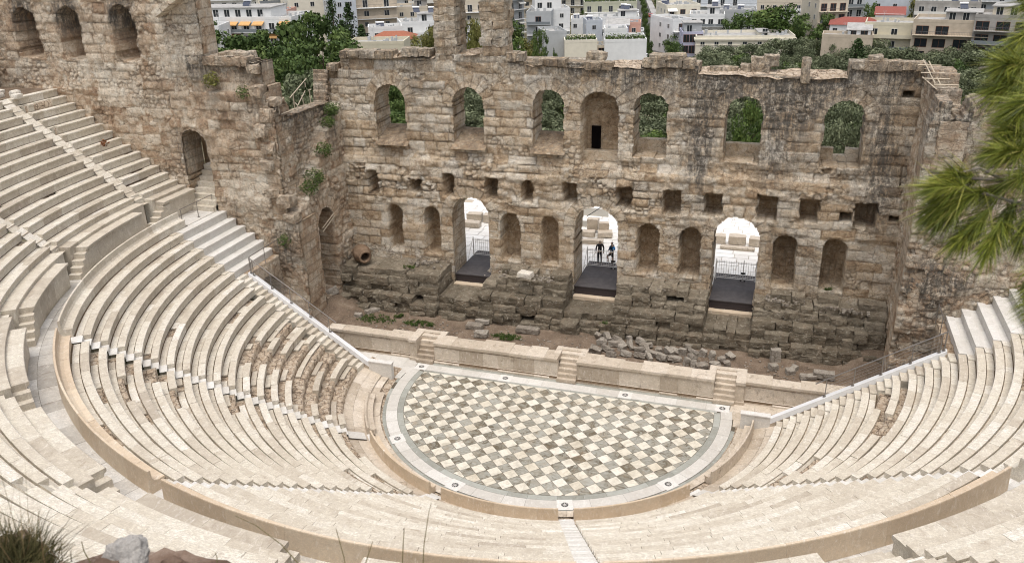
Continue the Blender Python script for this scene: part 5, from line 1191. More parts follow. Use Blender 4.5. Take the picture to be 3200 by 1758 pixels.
# ------------------------------------------------------------------ trees
def crown_mesh(name, kind, seed, mat):
    rng = np.random.default_rng(seed); C_, R0 = [], []
    if kind == 'pine':
        for i in range(26):
            z = rng.uniform(.25, 1.0); w = .52*math.sin(math.pi*min(1, (z-.12)*.98))**.6+.03; a = rng.uniform(0, 6.28); r = w*rng.uniform(.35, 1.0)
            C_.append((r*math.cos(a), r*math.sin(a), z*.92)); R0.append(rng.uniform(.10, .19))
        fl, n, ls = .55, 150, .030
    elif kind == 'olive':
        for i in range(24):
            a = rng.uniform(0, 6.28); z = rng.uniform(.3, .9); w = .5*math.sqrt(max(.05, 1-((z-.5)/.5)**2)); r = w*rng.uniform(.3, 1)
            C_.append((r*math.cos(a), r*math.sin(a), z)); R0.append(rng.uniform(.12, .2))
        fl, n, ls = .8, 150, .030
    elif kind == 'cypress':
        for i in range(26):
            z = (i+.5)/26; w = .075*min(1, (1-z)*3.2+.12)*min(1, .5+z*4); a = rng.uniform(0, 6.28); r = w*rng.uniform(.2, .9)
            C_.append((r*math.cos(a), r*math.sin(a), .06+z*.92)); R0.append(w*rng.uniform(.75, 1.15)+.01)
        fl, n, ls = 1.4, 90, .016
    else:
        for i in range(30):
            d = rng.normal(size=3); d /= np.linalg.norm(d); q = rng.uniform(.45, 1.0)
            C_.append((d[0]*.42*q, d[1]*.42*q, .58+d[2]*.36*q)); R0.append(rng.uniform(.10, .18))
        fl, n, ls = .8, 130, .028
    V, T = [], []
    for (c, r0) in zip(C_, R0):
        d = rng.normal(size=(n, 3)); d /= np.linalg.norm(d, axis=1)[:, None]; q = r0*rng.uniform(.55, 1.12, n)[:, None]
        p = np.array(c)+d*q*np.array([1, 1, fl]); nr = d+rng.normal(size=(n, 3))*.7; nr /= np.linalg.norm(nr, axis=1)[:, None]
        t1 = np.cross(nr, rng.normal(size=(n, 3))); t1 /= np.linalg.norm(t1, axis=1)[:, None]; t2 = np.cross(nr, t1); s = ls*rng.uniform(.5, 1.3, n)[:, None]
        V.append(np.stack([p-t1*s, p+t2*s*.6, p+t1*s, p-t2*s*.6], 1).reshape(-1, 3)); T.append(np.clip(rng.uniform(0, 1)*.5+.2+rng.normal(size=n)*.15, 0, 1))
    V = np.concatenate(V); T = np.concatenate(T); F = np.arange(len(V)).reshape(-1, 4)
    o = mesh_np(name, V, F, mat, {'tone': ('FACE', T)}); me = o.data; bpy.data.objects.remove(o); return me
def trunk_mesh(seed, top=.8, r=.022):
    rg = random.Random(seed); mb = MB(); p = [Vector((0, 0, -.05))]
    for k in range(5): p.append(p[-1]+Vector((rg.gauss(0, .012), rg.gauss(0, .012), (top+.05)/5)))
    mb.tube(p, [r*(1-.14*i) for i in range(6)], 7)
    for k in range(7):
        i = rg.randrange(2, 5); a = rg.uniform(0, 6.28); L = rg.uniform(.15, .32); q = p[i]
        mb.tube([q, q+Vector((math.cos(a)*L*.5, math.sin(a)*L*.5, L*.25)), q+Vector((math.cos(a)*L, math.sin(a)*L, L*.45))], [r*.45, r*.3, r*.12], 5)
    o = mb.build('t', M_BARK, smooth=True); me = o.data; bpy.data.objects.remove(o); return me
CR = {}
for kd, mt, n in (('pine', M_PINE, 4), ('olive', M_OLIVE, 4), ('cypress', M_DARK, 2), ('bright', M_BRI, 2), ('yellow', M_YEL, 2), ('dark', M_PINE, 2)):
    CR[kd] = [(crown_mesh('crown', {'bright': 'round', 'yellow': 'round', 'dark': 'round'}.get(kd, kd), 10+7*i+len(kd), mt), trunk_mesh(i+len(kd), .85 if kd in ('pine', 'cypress') else .6)) for i in range(n)]
DESC = {'pine': 'dense green pine', 'olive': 'grey green olive tree', 'cypress': 'dark narrow cypress', 'bright': 'light green leafy tree', 'yellow': 'yellowing loose tree', 'dark': 'dark green round street tree'}
trg = random.Random(99)
def plant(u, vt, D, kind, wpx, lab, group):
    g = at_d(u, 200, D); z0 = tz(g[0], g[1])-.3; zt = at_d(u, vt, D)[2]; h = max(2.5, zt-z0); w = wpx*D/FPX
    t = tag(empty({'pine': 'pine_tree', 'olive': 'olive_tree', 'cypress': 'cypress_tree'}.get(kind, 'leafy_tree'), (float(g[0]), float(g[1]), z0), trg.uniform(0, 6.28)), lab, 'tree', group)
    k = CR[kind][trg.randrange(len(CR[kind]))]; base = .16 if kind == 'cypress' else 1.0
    sx = w/base
    c = bpy.data.objects.new('crown', k[0]); link(c, t); c.scale = (sx, sx*trg.uniform(.85, 1.1), h)
    b = bpy.data.objects.new('trunk', k[1]); link(b, t); b.scale = (max(sx*.55, h*.5), max(sx*.55, h*.5), h)
    return t
G1 = 'pines and olives left of the stage building'
for u, v, D, k, w, lab in [(625, 105, 175, 'pine', 185, 'dense green pine nearest the left pillar edge below the white balconies'), (735, 100, 188, 'pine', 185, 'green pine under the middle of the white balcony block'), (860, 82, 192, 'pine', 205, 'broad pine below the pink balcony'), (690, 150, 150, 'pine', 205, 'low broad pine behind the broken left wall top'),
    (985, 22, 180, 'pine', 225, 'tallest pine of the left group, rising to the cream block'), (1010, 120, 158, 'pine', 220, 'dark pine right above the left end of the stage wall'), (905, 130, 150, 'pine', 220, 'middle pine of the left group'), (840, 175, 125, 'pine', 210, 'dark pine filling the gap between the walls'), (760, 170, 132, 'pine', 205, 'pine just behind the stepped left wall'), (1075, 122, 178, 'pine', 120, 'pine branch spreading right over the long shed roof'),
    (935, 222, 100, 'olive', 170, 'grey olive in the gap above the timber beams'), (1000, 228, 104, 'olive', 150, 'grey olive touching the left end of the stage wall'), (880, 285, 92, 'olive', 140, 'lower olive behind the timber props'), (965, 300, 96, 'olive', 150, 'lower right olive behind the timber beams'), (800, 250, 108, 'pine', 185, 'dark pine foot behind the corner stones'),
    (1056, -60, 222, 'cypress', 26, 'tall dark cypress in front of the pale blue block'), (952, 45, 205, 'cypress', 15, 'small thin cypress left of the tallest pine'), (1103, 4, 228, 'cypress', 34, 'leaning dark cypress against the blue grey facade'), (1140, 75, 224, 'cypress', 44, 'short bushy dark cypress left of the beige block'), (1080, 60, 218, 'cypress', 34, 'bushy cypress between the two tall ones')]:
    plant(u, v, D, k, w, lab, G1)
G2 = 'trees among the houses behind the wall'
for u, v, D, k, w, lab in [(1320, 98, 225, 'yellow', 90, 'olive brown tree left of the left pier'), (1360, 45, 232, 'yellow', 60, 'thin tree touching the left pier'), (1465, 15, 228, 'yellow', 90, 'half bare brownish tree between the two piers'), (1500, 60, 222, 'yellow', 60, 'brownish bush low between the two piers'), (1600, 108, 228, 'bright', 130, 'yellow green tree right of the right pier'), (1650, 112, 234, 'yellow', 90, 'light tree before the white tower house'),
    (1688, 88, 215, 'pine', 46, 'dark pine left of the grey house'), (1733, 140, 212, 'bright', 26, 'slim young tree in front of the grey house'), (1920, 188, 205, 'cypress', 18, 'small dark shrub before the white wall'), (1590, 55, 262, 'dark', 120, 'dark trees below the slanted balconies'), (1830, 22, 330, 'bright', 70, 'tree left of the olive coloured block'),
    (2405, -8, 272, 'bright', 215, 'large bright green tree behind the neoclassical house'), (2290, 40, 276, 'dark', 110, 'darker green tree left of the large bright tree'), (2525, 40, 262, 'pine', 110, 'green tree right of the neoclassical house'), (2470, 60, 268, 'bright', 90, 'lower green tree against the right cornice'), (2843, -25, 300, 'yellow', 70, 'rusty brown tree behind the red roofed house'), (2820, 60, 252, 'bright', 70, 'feathery bamboo like tree before the yellow balconies'), (2700, 0, 290, 'bright', 60, 'potted greenery cluster on the white terrace'),
    (2672, 118, 200, 'cypress', 40, 'single dark column cypress standing over the stage wall')]:
    plant(u, v, D, k, w, lab, G2)
# avenue
k = 0
for i in range(13):
    f = i/12; D = 250+f*230
    for side in (0, 1):
        u = (2005-f*20+6*0 if side == 0 else 2092-f*58)+trg.uniform(-3, 3); g = at_d(u, 200, D)
        plant(u, at_hv(u, D, tz(g[0], g[1])+(8.5 if side else 6.5)) if False else 0, D, 'dark', (66 if side else 36)*(1-.35*f), '', '') if False else None
def top_v(u, D, z):   # image row of a level z at distance D (used only to choose a tree's height)
    lo, hi = -400, 1500
    for _ in range(40):
        m = (lo+hi)/2
        if at_d(u, m, D)[2] > z: lo = m
        else: hi = m
    return lo
for i in range(12):
    f = i/11; D = 246+f*225
    for side in (0, 1):
        u = (2030-f*38 if side == 0 else 2106-f*66)+trg.uniform(-3, 3)
        plant(u, top_v(u, D, -15+(8.0 if side else 5.5)), D, 'dark', (70 if side else 30)*(1-.4*f), 'dark green round tree lining the right side of the avenue, '+ordw(i+1)+' from its near end' if side else 'smaller round tree lining the left side of the avenue, '+ordw(i+1)+' from its near end', 'avenue trees on the right kerb' if side else 'avenue trees on the left kerb')
# olive grove behind the stage wall
G3 = 'olive grove behind the stage wall'
for D, du, dv in ((238, 62, 0), (222, 60, 0), (206, 64, 0), (190, 72, 0), (174, 80, 0)):
    u = 1960+trg.uniform(0, 40); cnt = 0; rown = {238: 'farthest', 222: 'fourth', 206: 'middle', 190: 'second', 174: 'nearest'}[D]
    while u < 3260:
        cnt += 1; h = trg.uniform(6.0, 9.2) if u > 2150 else trg.uniform(3.0, 5.0)
        if D > 230 and u < 2120: u += du; continue
        g = at_d(u, 200, D); kd = 'olive' if trg.random() < .85 else 'dark'
        plant(u, top_v(u, D, tz(g[0], g[1])+h), D, kd, trg.uniform(78, 120)*215/D, ('grey green olive' if kd == 'olive' else 'dark green tree')+' in the '+rown+' row of the grove, '+ordw(cnt)+' from its left end', G3); u += du*trg.uniform(.8, 1.25)
wv = [(1230, 'first', 'pine'), (1470, 'second', 'olive'), (1720, 'third', 'olive'), (2050, 'fourth', 'olive'), (2330, 'fifth', 'olive'), (2640, 'sixth', 'olive')]
for i, (u, nm, kd) in enumerate(wv):
    for q, (D, h, du) in enumerate(((160, 8, 20), (142, 8, -30), (142, 7, 45), (120, 6.5, 5), (120, 6, 60), (104, 5, -25), (104, 4.5, 30), (92, 4, 0), (92, 3.6, 55))):
        g = at_d(u+du, 400, D); kk = kd if q != 4 else 'dark'
        if nm == 'first': kk = 'pine' if q < 6 else 'dark'
        if nm == 'fourth' and q > 6: kk = 'bright'
        plant(u+du, top_v(u+du, D, tz(g[0], g[1])+h), D, kk, 120*130/D, DESC[kk]+' seen through the '+nm+' arched window, '+ordw(9-q)+' nearest', f'trees seen through the {nm} arched window, {kk}')
plant(2360, 300, 84, 'bright', 105, 'vivid green pine filling the fifth arched window', 'vivid pine in the window')
plant(2680, 330, 86, 'olive', 120, 'pale leafed olive in the last arched window', 'pale olive in the window')

# ------------------------------------------------------------------ the city
def paint(name, col, var=.1): return plain(name, col, .85, .2, 0, var, .6)
CM = {'white': paint('white_render', (.74, .74, .72)), 'cream': paint('cream_render', (.72, .67, .55)), 'beige': paint('beige_render', (.52, .44, .34), .2), 'grey': paint('grey_render', (.42, .43, .43)), 'blue': paint('pale_blue_render', (.52, .55, .58)), 'olive': paint('olive_render', (.46, .46, .35)), 'pink': paint('pink_render', (.62, .36, .28)), 'yellow': paint('yellow_render', (.60, .55, .42)), 'conc': paint('raw_concrete', (.36, .34, .31), .25), 'lilac': paint('lilac_render', (.42, .42, .52)), 'sand': paint('sand_render', (.60, .53, .42))}
M_ROOF = plain('flat_roof_grey', (.40, .39, .37), .9, .1, 0, .3, .8); M_RTILE = plain('red_roof_tiles', (.27, .085, .065), .8, .2, 0, .25, 3); M_BRICKR = plain('orange_roof_tiles', (.33, .125, .075), .85, .2, 0, .25, 3)
M_GLS = plain('dark_window_glass', (.025, .03, .035), .12, .6, 0, .3, .5); M_FR = plain('window_frame_white', (.62, .61, .58), .5, .3, 0, .1); M_SHUT = plain('brown_shutter', (.20, .09, .055), .7, .2, 0, .2); M_AWN = plain('orange_awning', (.58, .34, .14), .8, .2, 0, .1); M_AWNW = plain('white_awning', (.72, .70, .64), .8, .2, 0, .1); M_PAN = plain('solar_panel_glass', (.03, .04, .07), .2, .6, 0, .2); M_TANK = plain('water_tank_white', (.75, .75, .75), .4, .4, 0, .05); M_GRAIL = plain('smoked_glass_railing', (.20, .22, .23), .3, .5, 0, .1); M_RAILB = plain('balcony_railing_metal', (.16, .15, .15), .6, .3, 0, .1)
def wmesh(w, h, kind):
    mb = MB(); mb.mat = 0
    f = .07
    for a, b, c, d in ((-w/2, 0, -w/2+f, h), (w/2-f, 0, w/2, h), (-w/2+f, 0, w/2-f, f), (-w/2+f, h-f, w/2-f, h), (-f/2, f, f/2, h-f)): mb.box(a, -.05, b, c, .03, d, .5)
    mb.box(-w/2+f, .0, f, w/2-f, .02, h-f, .5, 1)
    mats = [M_FR, M_GLS, M_SHUT]
    if kind == 'shut':
        for s in (-1, 1): mb.box(s*(w/2+.28)-.27, -.07, 0, s*(w/2+.28)+.27, -.02, h, .5, 2)
    if kind == 'dark': mats = [M_SHUT, M_GLS, M_SHUT]
    o = mb.build('w', mats); me = o.data; bpy.data.objects.remove(o); return me
WM = {'win': wmesh(1.2, 1.3, 'x'), 'door': wmesh(1.5, 2.15, 'x'), 'shut': wmesh(1.1, 1.3, 'shut'), 'dark': wmesh(1.7, 2.15, 'dark'), 'big': wmesh(2.9, 2.1, 'dark')}
def heater_meshes():
    a = MB(); a.face([(-.9, 0, .1), (.9, 0, .1), (.9, 1.3, 1.1), (-.9, 1.3, 1.1)]); a.face([(-.9, 0, .06), (-.9, 1.3, 1.06), (.9, 1.3, 1.06), (.9, 0, .06)])
    b = MB(); b.tube([(-1.0, 1.4, 1.3), (1.0, 1.4, 1.3)], .28, 10); b.box(-.8, 1.3, 0, -.72, 1.38, 1.1, .4); b.box(.72, 1.3, 0, .8, 1.38, 1.1, .4)
    o1, o2 = a.build('p', M_PAN), b.build('t', M_TANK, smooth=False); m = (o1.data, o2.data); bpy.data.objects.remove(o1); bpy.data.objects.remove(o2); return m
HM = heater_meshes()
def sub(name, me, parent, loc, rz=0):
    o = bpy.data.objects.new(name, me); link(o, parent); o.location = loc; o.rotation_euler = (0, 0, rz); return o
def house(lab, u0, u1, vt, D, dep=12, yaw=0, col='white', fl=3.05, win='win', bal=(), awn=None, roof='flat', ph=None, heat=1, nb=None, skip=0, pots=False, cat='building', vb=None, cornice=False, sidewin=True, blank=False, loggia=False, name='house'):
    um = (u0+u1)/2; g = at_d(um, 200, D); zb = tz(g[0], g[1])-.5 if vb is None else at_d(um, vb, D)[2]; zt = at_d(um, vt, D)[2]
    brg = math.atan2(g[0]-CAM[0], g[1]-CAM[1]); rz = -brg+R_(yaw); w = (u1-u0)*D/FPX/max(.5, math.cos(R_(yaw))); h = zt-zb
    t = tag(empty(name, (float(g[0]), float(g[1]), float(zb)), rz), lab, cat); rg = random.Random(int(u0*7+vt)); m = CM[col]
    if not bal and not blank and w > 7 and rg.random() < .7: bal = rg.choice([(0, 1), (0,), (1, 2), (0, 2)])
    mb = MB(); mb.box(-w/2, 0, 0, w/2, dep, h, .5)
    if cornice:
        for e, zz, hh in ((.45, h-.5, .5), (.25, h-.85, .35), (.15, h-1.9, .2)): mb.box(-w/2-e, -e, zz, w/2+e, dep+e, zz+hh+.002, .5)
    o = mb.build('walls', m, t)
    if roof == 'flat':
        mb = MB(); mb.box(-w/2+.2, .2, h-.3, w/2-.2, dep-.2, h+.004, .5); mb.build('roof', M_ROOF, t)
        mb = MB()
        for a, b, c, d in ((-w/2-.03, -.03, w/2+.03, .22), (-w/2-.03, dep-.22, w/2+.03, dep+.03), (-w/2-.03, .22, -w/2+.22, dep-.22), (w/2-.22, .22, w/2+.03, dep-.22)): mb.box(a, b, h+.0, c, d, h+.75, .5)
        mb.build('parapet', m, t)
    else:
        mb = MB(); rm = M_RTILE if roof in ('red', 'lean') else M_ROOF if roof == 'greylean' else M_BRICKR; roof = 'lean' if roof == 'greylean' else roof; e = .4; r = 1.5 if roof != 'shed' else .9; a = min(w, dep)*.3
        if roof == 'lean': mb.face([(-w/2-e, -e, h-.1), (w/2+e, -e, h-.1), (w/2+e, dep+e, h+1.1), (-w/2-e, dep+e, h+1.1)]); mb.face([(-w/2-e, -e, h-.25), (-w/2-e, dep+e, h+.95), (w/2+e, dep+e, h+.95), (w/2+e, -e, h-.25)]); mb.face([(-w/2-e, -e, h-.25), (w/2+e, -e, h-.25), (w/2+e, -e, h-.1), (-w/2-e, -e, h-.1)])
        else:
            A = [(-w/2-e, -e, h), (w/2+e, -e, h), (w/2+e, dep+e, h), (-w/2-e, dep+e, h)]; B = [(-w/2+a, dep/2, h+r), (w/2-a, dep/2, h+r)]
            mb.face([A[0], A[1], B[1], B[0]]); mb.face([A[2], A[3], B[0], B[1]]); mb.face([A[1], A[2], B[1]]); mb.face([A[3], A[0], B[0]]); mb.face(A[::-1])
        mb.build('roof', rm, t)
    nf = max(1, int(h/fl)); n = nb or max(1, int(w/3.4)); bw = w/n
    if not blank:
        for f in range(nf):
            z = h-(f+1)*fl+.55
            if z < .2: break
            hasb = f in bal or 'all' in bal
            for i in range(n):
                if rg.random() < .08: continue
                kd = win if not hasb else ('dark' if win in ('dark', 'big') else 'door')
                if win == 'big': kd = 'big'
                o = sub('window', WM[kd], t, (-w/2+bw*(i+.5)+rg.uniform(-.2, .2), -.02, z-(.4 if hasb or win == 'big' else -.35)))
            if hasb:
                zz = z-.55; b = MB(); b.box(-w/2+.2, -1.5, zz, w/2-.2, -.005, zz+.16, .5); bo = b.build('balcony', m if rg.random() < .6 else CM['white'], t)
                b = MB()
                if rg.random() < .5:
                    for k in range(int(w/.35)): b.box(-w/2+.25+k*.35, -1.45, zz+.16, -w/2+.28+k*.35, -1.42, zz+1.0, .5)
                    b.box(-w/2+.2, -1.48, zz+1.0, w/2-.2, -1.40, zz+1.06, .5); b.build('railing', M_RAILB, bo)
                else: b.box(-w/2+.2, -1.5, zz+.161, w/2-.2, -1.40, zz+.95, .5); b.build('railing', rg.choice([M_AWNW, M_GRAIL, M_GRAIL, m]), bo)
                if awn:
                    for i in range(n):
                        if rg.random() < .45: b = MB(); x = -w/2+bw*(i+.5); b.face([(x-bw*.42, 0, z+2.1), (x+bw*.42, 0, z+2.1), (x+bw*.42, -1.5, z+1.45), (x-bw*.42, -1.5, z+1.45)]); b.face([(x-bw*.42, 0, z+2.05), (x-bw*.42, -1.5, z+1.4), (x+bw*.42, -1.5, z+1.4), (x+bw*.42, 0, z+2.05)]); b.face([(x-bw*.42, -1.5, z+1.4), (x-bw*.42, -1.5, z+1.2), (x+bw*.42, -1.5, z+1.2), (x+bw*.42, -1.5, z+1.4)]); b.build('awning', awn, t)
            if sidewin:
                for s in (-1, 1):
                    for i in range(int(dep/5)): sub('window', WM['win'], t, (s*(w/2+.02), 2.5+5*i, z+.35), R_(90)*s)
    zr = h
    if ph:
        x0, x1, hh, pc = ph; b = MB(); b.box(x0*w, 2.5, h+.0, x1*w, dep-2, h+hh, .5); po = b.build('penthouse', CM[pc], t); b = MB(); b.box(x0*w-.3, 2.1, h+hh, x1*w+.3, dep-1.7, h+hh+.22, .5); b.build('roof', M_ROOF, po)
        for q in range(max(1, int((x1-x0)*w/3))): sub('window', WM['door'], po, (x0*w+1.5+3*q, 2.48, h+.15))
    if roof == 'flat':
        for q in range(heat):
            x = rg.uniform(-w/2+1.5, w/2-1.5); y = rg.uniform(dep*.35, dep-3); zz = h+(ph[2]+.22 if ph and ph[0]*w-.5 < x < ph[1]*w+.5 else 0)
            po = sub('solar_heater', HM[0], t, (x, y, zz), rg.uniform(-.3, .3)); sub('tank', HM[1], po, (0, 0, 0))
        b = MB()
        for q in range(4+int(w/3)): x, y = rg.uniform(-w/2+1, w/2-1), rg.uniform(.8, dep-1); s = rg.uniform(.3, .8); b.box(x-s/2, y-s/2, h, x+s/2, y+s/2, h+rg.uniform(.5, 1.3), .5)
        x, y = rg.uniform(-w/2+1, w/2-1), rg.uniform(2, dep-1); b.box(x-.03, y-.03, h, x+.03, y+.03, h+3, .2)
        for zq in (2.4, 2.7, 2.95): b.box(x-.5, y-.02, h+zq, x+.5, y+.02, h+zq+.03, .2)
        b.build('roof_equipment', CM['grey'], t)
    if pots:
        bm = MB(); rng = random.Random(3)
        for q in range(int(w*60)):
            p = Vector((rng.uniform(-w/2+.3, w/2-.3), .7+rng.gauss(0, .15), h+.8+abs(rng.gauss(0, .55)))); a = Vector((rng.gauss(0, 1), rng.gauss(0, 1), rng.gauss(0, 1))).normalized()*.22; c = a.orthogonal()*.5
            bm.face([tuple(p-a), tuple(p+c), tuple(p+a), tuple(p-c)], rng.random())
        bm.build('roof_hedge', M_PINE, t)
    return t
house('white balcony block with orange awnings at the upper left', 590, 905, 62, 232, 14, -27, 'white', bal=(0, 1, 2), awn=M_AWN, ph=(-.42, .30, 2.6, 'white'), heat=2, win='door')
house('low block with navy balcony front at the far upper left', 560, 690, 92, 222, 10, -18, 'white', bal=(0, 1), heat=0, pots=True)
house('house with pink wall and blue balcony at the right end of the awnings', 830, 905, 42, 240, 10, -20, 'pink', bal=(0, 1), heat=0)
house('tall grey roofed block filling the top left corner of the city', 590, 830, -30, 300, 16, -15, 'white', bal=('all',), heat=3, ph=(-.3, .3, 2.5, 'grey'))
house('curved white balcony building above the pink walled house', 840, 960, -25, 275, 12, 5, 'cream', bal=(0, 2, 3), heat=1)
house('tall plain cream block behind the tallest pine', 930, 1060, -40, 262, 12, 12, 'cream', win='win', nb=3, heat=0)
house('pale blue block behind the cypresses', 1062, 1128, -40, 255, 12, 18, 'blue', nb=2, heat=0)
house('tall beige block with few brown windows right of the cypresses', 1130, 1252, -10, 262, 12, 4, 'beige', nb=2, heat=1, ph=(.05, .45, 2.4, 'beige'))
house('low beige house stepping down beside the tall beige block', 1250, 1345, 28, 270, 12, 0, 'sand', nb=3, heat=1, ph=(.1, .5, 2.2, 'conc'))
house('white roof terrace house with pergola left of the left pier', 1262, 1380, 75, 246, 10, 6, 'white', nb=2, heat=2, ph=(.0, .4, 2.3, 'white'))
house('white house with solar water heaters above the orange tiled roof', 1162, 1262, 92, 240, 8, 0, 'white', heat=2, nb=2)
house('orange tiled hip roof with two pale chimneys', 1168, 1290, 122, 226, 9, -10, 'cream', roof='tile', nb=2, vb=200)
house('long low shed with grey roof behind the left wall head', 1095, 1262, 140, 206, 9, -12, 'yellow', roof='flat', blank=True, heat=0)
house('brown balcony house at the top between beige block and left pier', 1290, 1400, -20, 300, 12, 0, 'beige', bal=(0, 1, 2), heat=1)
house('yellowish block seen between the two piers', 1395, 1520, -25, 272, 12, 0, 'sand', nb=4, bal=(1,), heat=1)
house('white facade low between the two piers', 1420, 1510, 90, 240, 8, 0, 'white', nb=3, heat=0)
house('apartment block with slanted balconies and raised awnings right of the right pier', 1545, 1640, -60, 285, 16, 42, 'grey', bal=('all',), awn=M_AWNW, heat=0)
house('grey house with red shuttered balconies facing the stage', 1648, 1722, 44, 262, 10, -6, 'grey', bal=(0, 1, 2), win='dark', nb=1, heat=0)
house('white tower house with two small dark windows', 1676, 1780, 34, 270, 12, 8, 'white', nb=2, ph=(-.48, .28, 5.0, 'white'), heat=1, sidewin=False)
house('flat grey garden house with vertical panel walls', 1702, 1770, 106, 240, 12, 10, 'grey', blank=True, heat=0)
house('cream walled half of the low modern house with planted roof edge', 1766, 1864, 134, 234, 12, 3, 'cream', blank=True, heat=0, pots=True)
house('white walled modern house with planted roof corner', 1890, 2016, 132, 236, 14, 3, 'white', blank=True, heat=0, pots=True)
house('small white roof tower between the planted roofs', 1889, 1957, 98, 238, 8, 3, 'white', blank=True, heat=0)
house('recessed link with grey slatted gate between cream and white walls', 1862, 1892, 150, 238, 8, 3, 'sand', nb=1, win='dark', heat=0)
house('pale blue small house above the planted roofs', 1832, 1880, 70, 268, 8, 8, 'blue', nb=1, heat=1)
house('lilac grey rooftop house with dark pitched cap', 1895, 1960, 78, 262, 7, 0, 'lilac', nb=2, heat=0, roof='greylean')
house('salmon coloured house corner beside the avenue', 1958, 1998, 78, 265, 8, 0, 'pink', nb=1, heat=0)
house('glazed white roof terrace house left of the avenue', 1835, 1990, 60, 285, 10, 0, 'white', nb=5, heat=2, ph=(.1, .45, 2.2, 'white'))
house('low grey house left of the pale blue one', 1785, 1840, 66, 280, 10, 0, 'white', nb=2, heat=1)
house('olive coloured block with hedge balconies beside the avenue', 1826, 1982, 12, 325, 14, 3, 'olive', bal=(0, 2), nb=5, heat=2, pots=True, win='win')
house('cream block behind the white tower house', 1720, 1830, -30, 360, 14, 0, 'cream', bal=('all',), heat=2)
house('beige block left behind the white tower house', 1600, 1700, -25, 350, 14, 5, 'sand', bal=(0, 1), heat=2)
house('first balcony block right of the avenue with grey awnings', 2078, 2175, 22, 290, 16, 14, 'cream', bal=('all',), awn=M_AWNW, heat=2, win='dark')
house('narrow stepped balcony block with white slabs right of the avenue', 2098, 2150, 66, 266, 14, 30, 'white', bal=('all',), heat=0, win='dark')
house('lilac house with glass roof room and pink sign beside the avenue', 2130, 2190, 108, 252, 10, 6, 'lilac', nb=3, win='dark', heat=0, ph=(-.4, .45, 2.8, 'grey'))
house('neoclassical cream house with heavy cornice among the trees', 2182, 2462, 120, 250, 13, 6, 'cream', nb=7, heat=0, cornice=True, win='win', ph=(.15, .24, 1.2, 'cream'))
house('white terraced house with plants and pots behind the neoclassical roof', 2150, 2250, 52, 278, 12, 0, 'white', nb=4, heat=1, ph=(.0, .35, 2.4, 'white'))
house('grey white house with white balustrade behind the trees', 2230, 2345, 38, 286, 12, 0, 'grey', nb=3, heat=2)
house('pale blue grey block at the top right of the avenue', 2160, 2365, -35, 330, 14, 0, 'blue', nb=6, bal=(1,), heat=2)
house('low white house right of the bright tree', 2455, 2545, 48, 280, 12, 18, 'white', nb=3, heat=0)
house('sand coloured parapet block behind the bright tree', 2360, 2560, 8, 305, 14, 0, 'sand', nb=6, heat=0, pots=True)
house('sand coloured balcony building with deep loggias', 2545, 2622, 2, 268, 14, 22, 'sand', bal=('all',), win='dark', nb=3, heat=0)
house('grey balcony block right of the loggia building', 2600, 2670, -10, 292, 12, 16, 'grey', bal=('all',), nb=3, heat=0)
house('white house with sloping red roof and terrace', 2590, 2725, 78, 250, 11, 0, 'white', nb=4, heat=0, roof='red')
house('small white house with grey lean roof and red door', 2642, 2702, 92, 240, 5, 0, 'white', nb=2, roof='greylean', heat=0, win='dark')
house('white cube house with red roof and one tall window', 2722, 2795, 44, 256, 9, 0, 'white', nb=1, roof='lean', heat=0)
house('long plain wall below the small white houses', 2570, 2705, 118, 236, 8, 0, 'beige', blank=True, heat=0)
house('yellow ochre apartment house with railed balcony', 2702, 2855, 80, 244, 12, 0, 'yellow', bal=(0, 1), nb=3, heat=0, awn=None)
house('beige apartment house with wide dark loggia windows and ochre roof edge', 2858, 3048, 72, 240, 13, -2, 'beige', bal=(0,), win='big', nb=4, heat=1, ph=(-.1, .35, 2.3, 'conc'))
house('concrete house with air conditioner at the right behind the pine branch', 3050, 3230, 58, 238, 13, -4, 'conc', bal=(0, 1), win='big', nb=4, heat=1, ph=(-.3, .1, 2.4, 'sand'))
house('white block at the top behind the red roofs', 2660, 2830, -30, 300, 12, 0, 'blue', nb=4, heat=1)
house('grey concrete block at the top right', 2850, 3010, 12, 285, 12, 0, 'conc', nb=5, bal=(0,), heat=2)
house('far grey building at the top right corner', 3000, 3240, -25, 320, 14, 0, 'grey', nb=6, bal=('all',), heat=2)
house('brownish far block above the beige apartments', 2820, 3010, -45, 345, 14, 0, 'beige', nb=6, bal=('all',), heat=2)
house('cream far block above the sand parapet', 2480, 2680, -50, 350, 14, 0, 'cream', nb=6, bal=('all',), heat=2)
house('white far block closing the view over the bright tree', 2300, 2500, -45, 370, 14, 0, 'white', nb=6, bal=('all',), heat=1)
house('far white block behind the beige and blue blocks', 1080, 1300, -55, 340, 14, 0, 'white', nb=6, bal=('all',), heat=2)
house('far cream block behind the yellowish one between piers', 1380, 1600, -55, 345, 14, 0, 'white', nb=6, bal=('all',), heat=2)
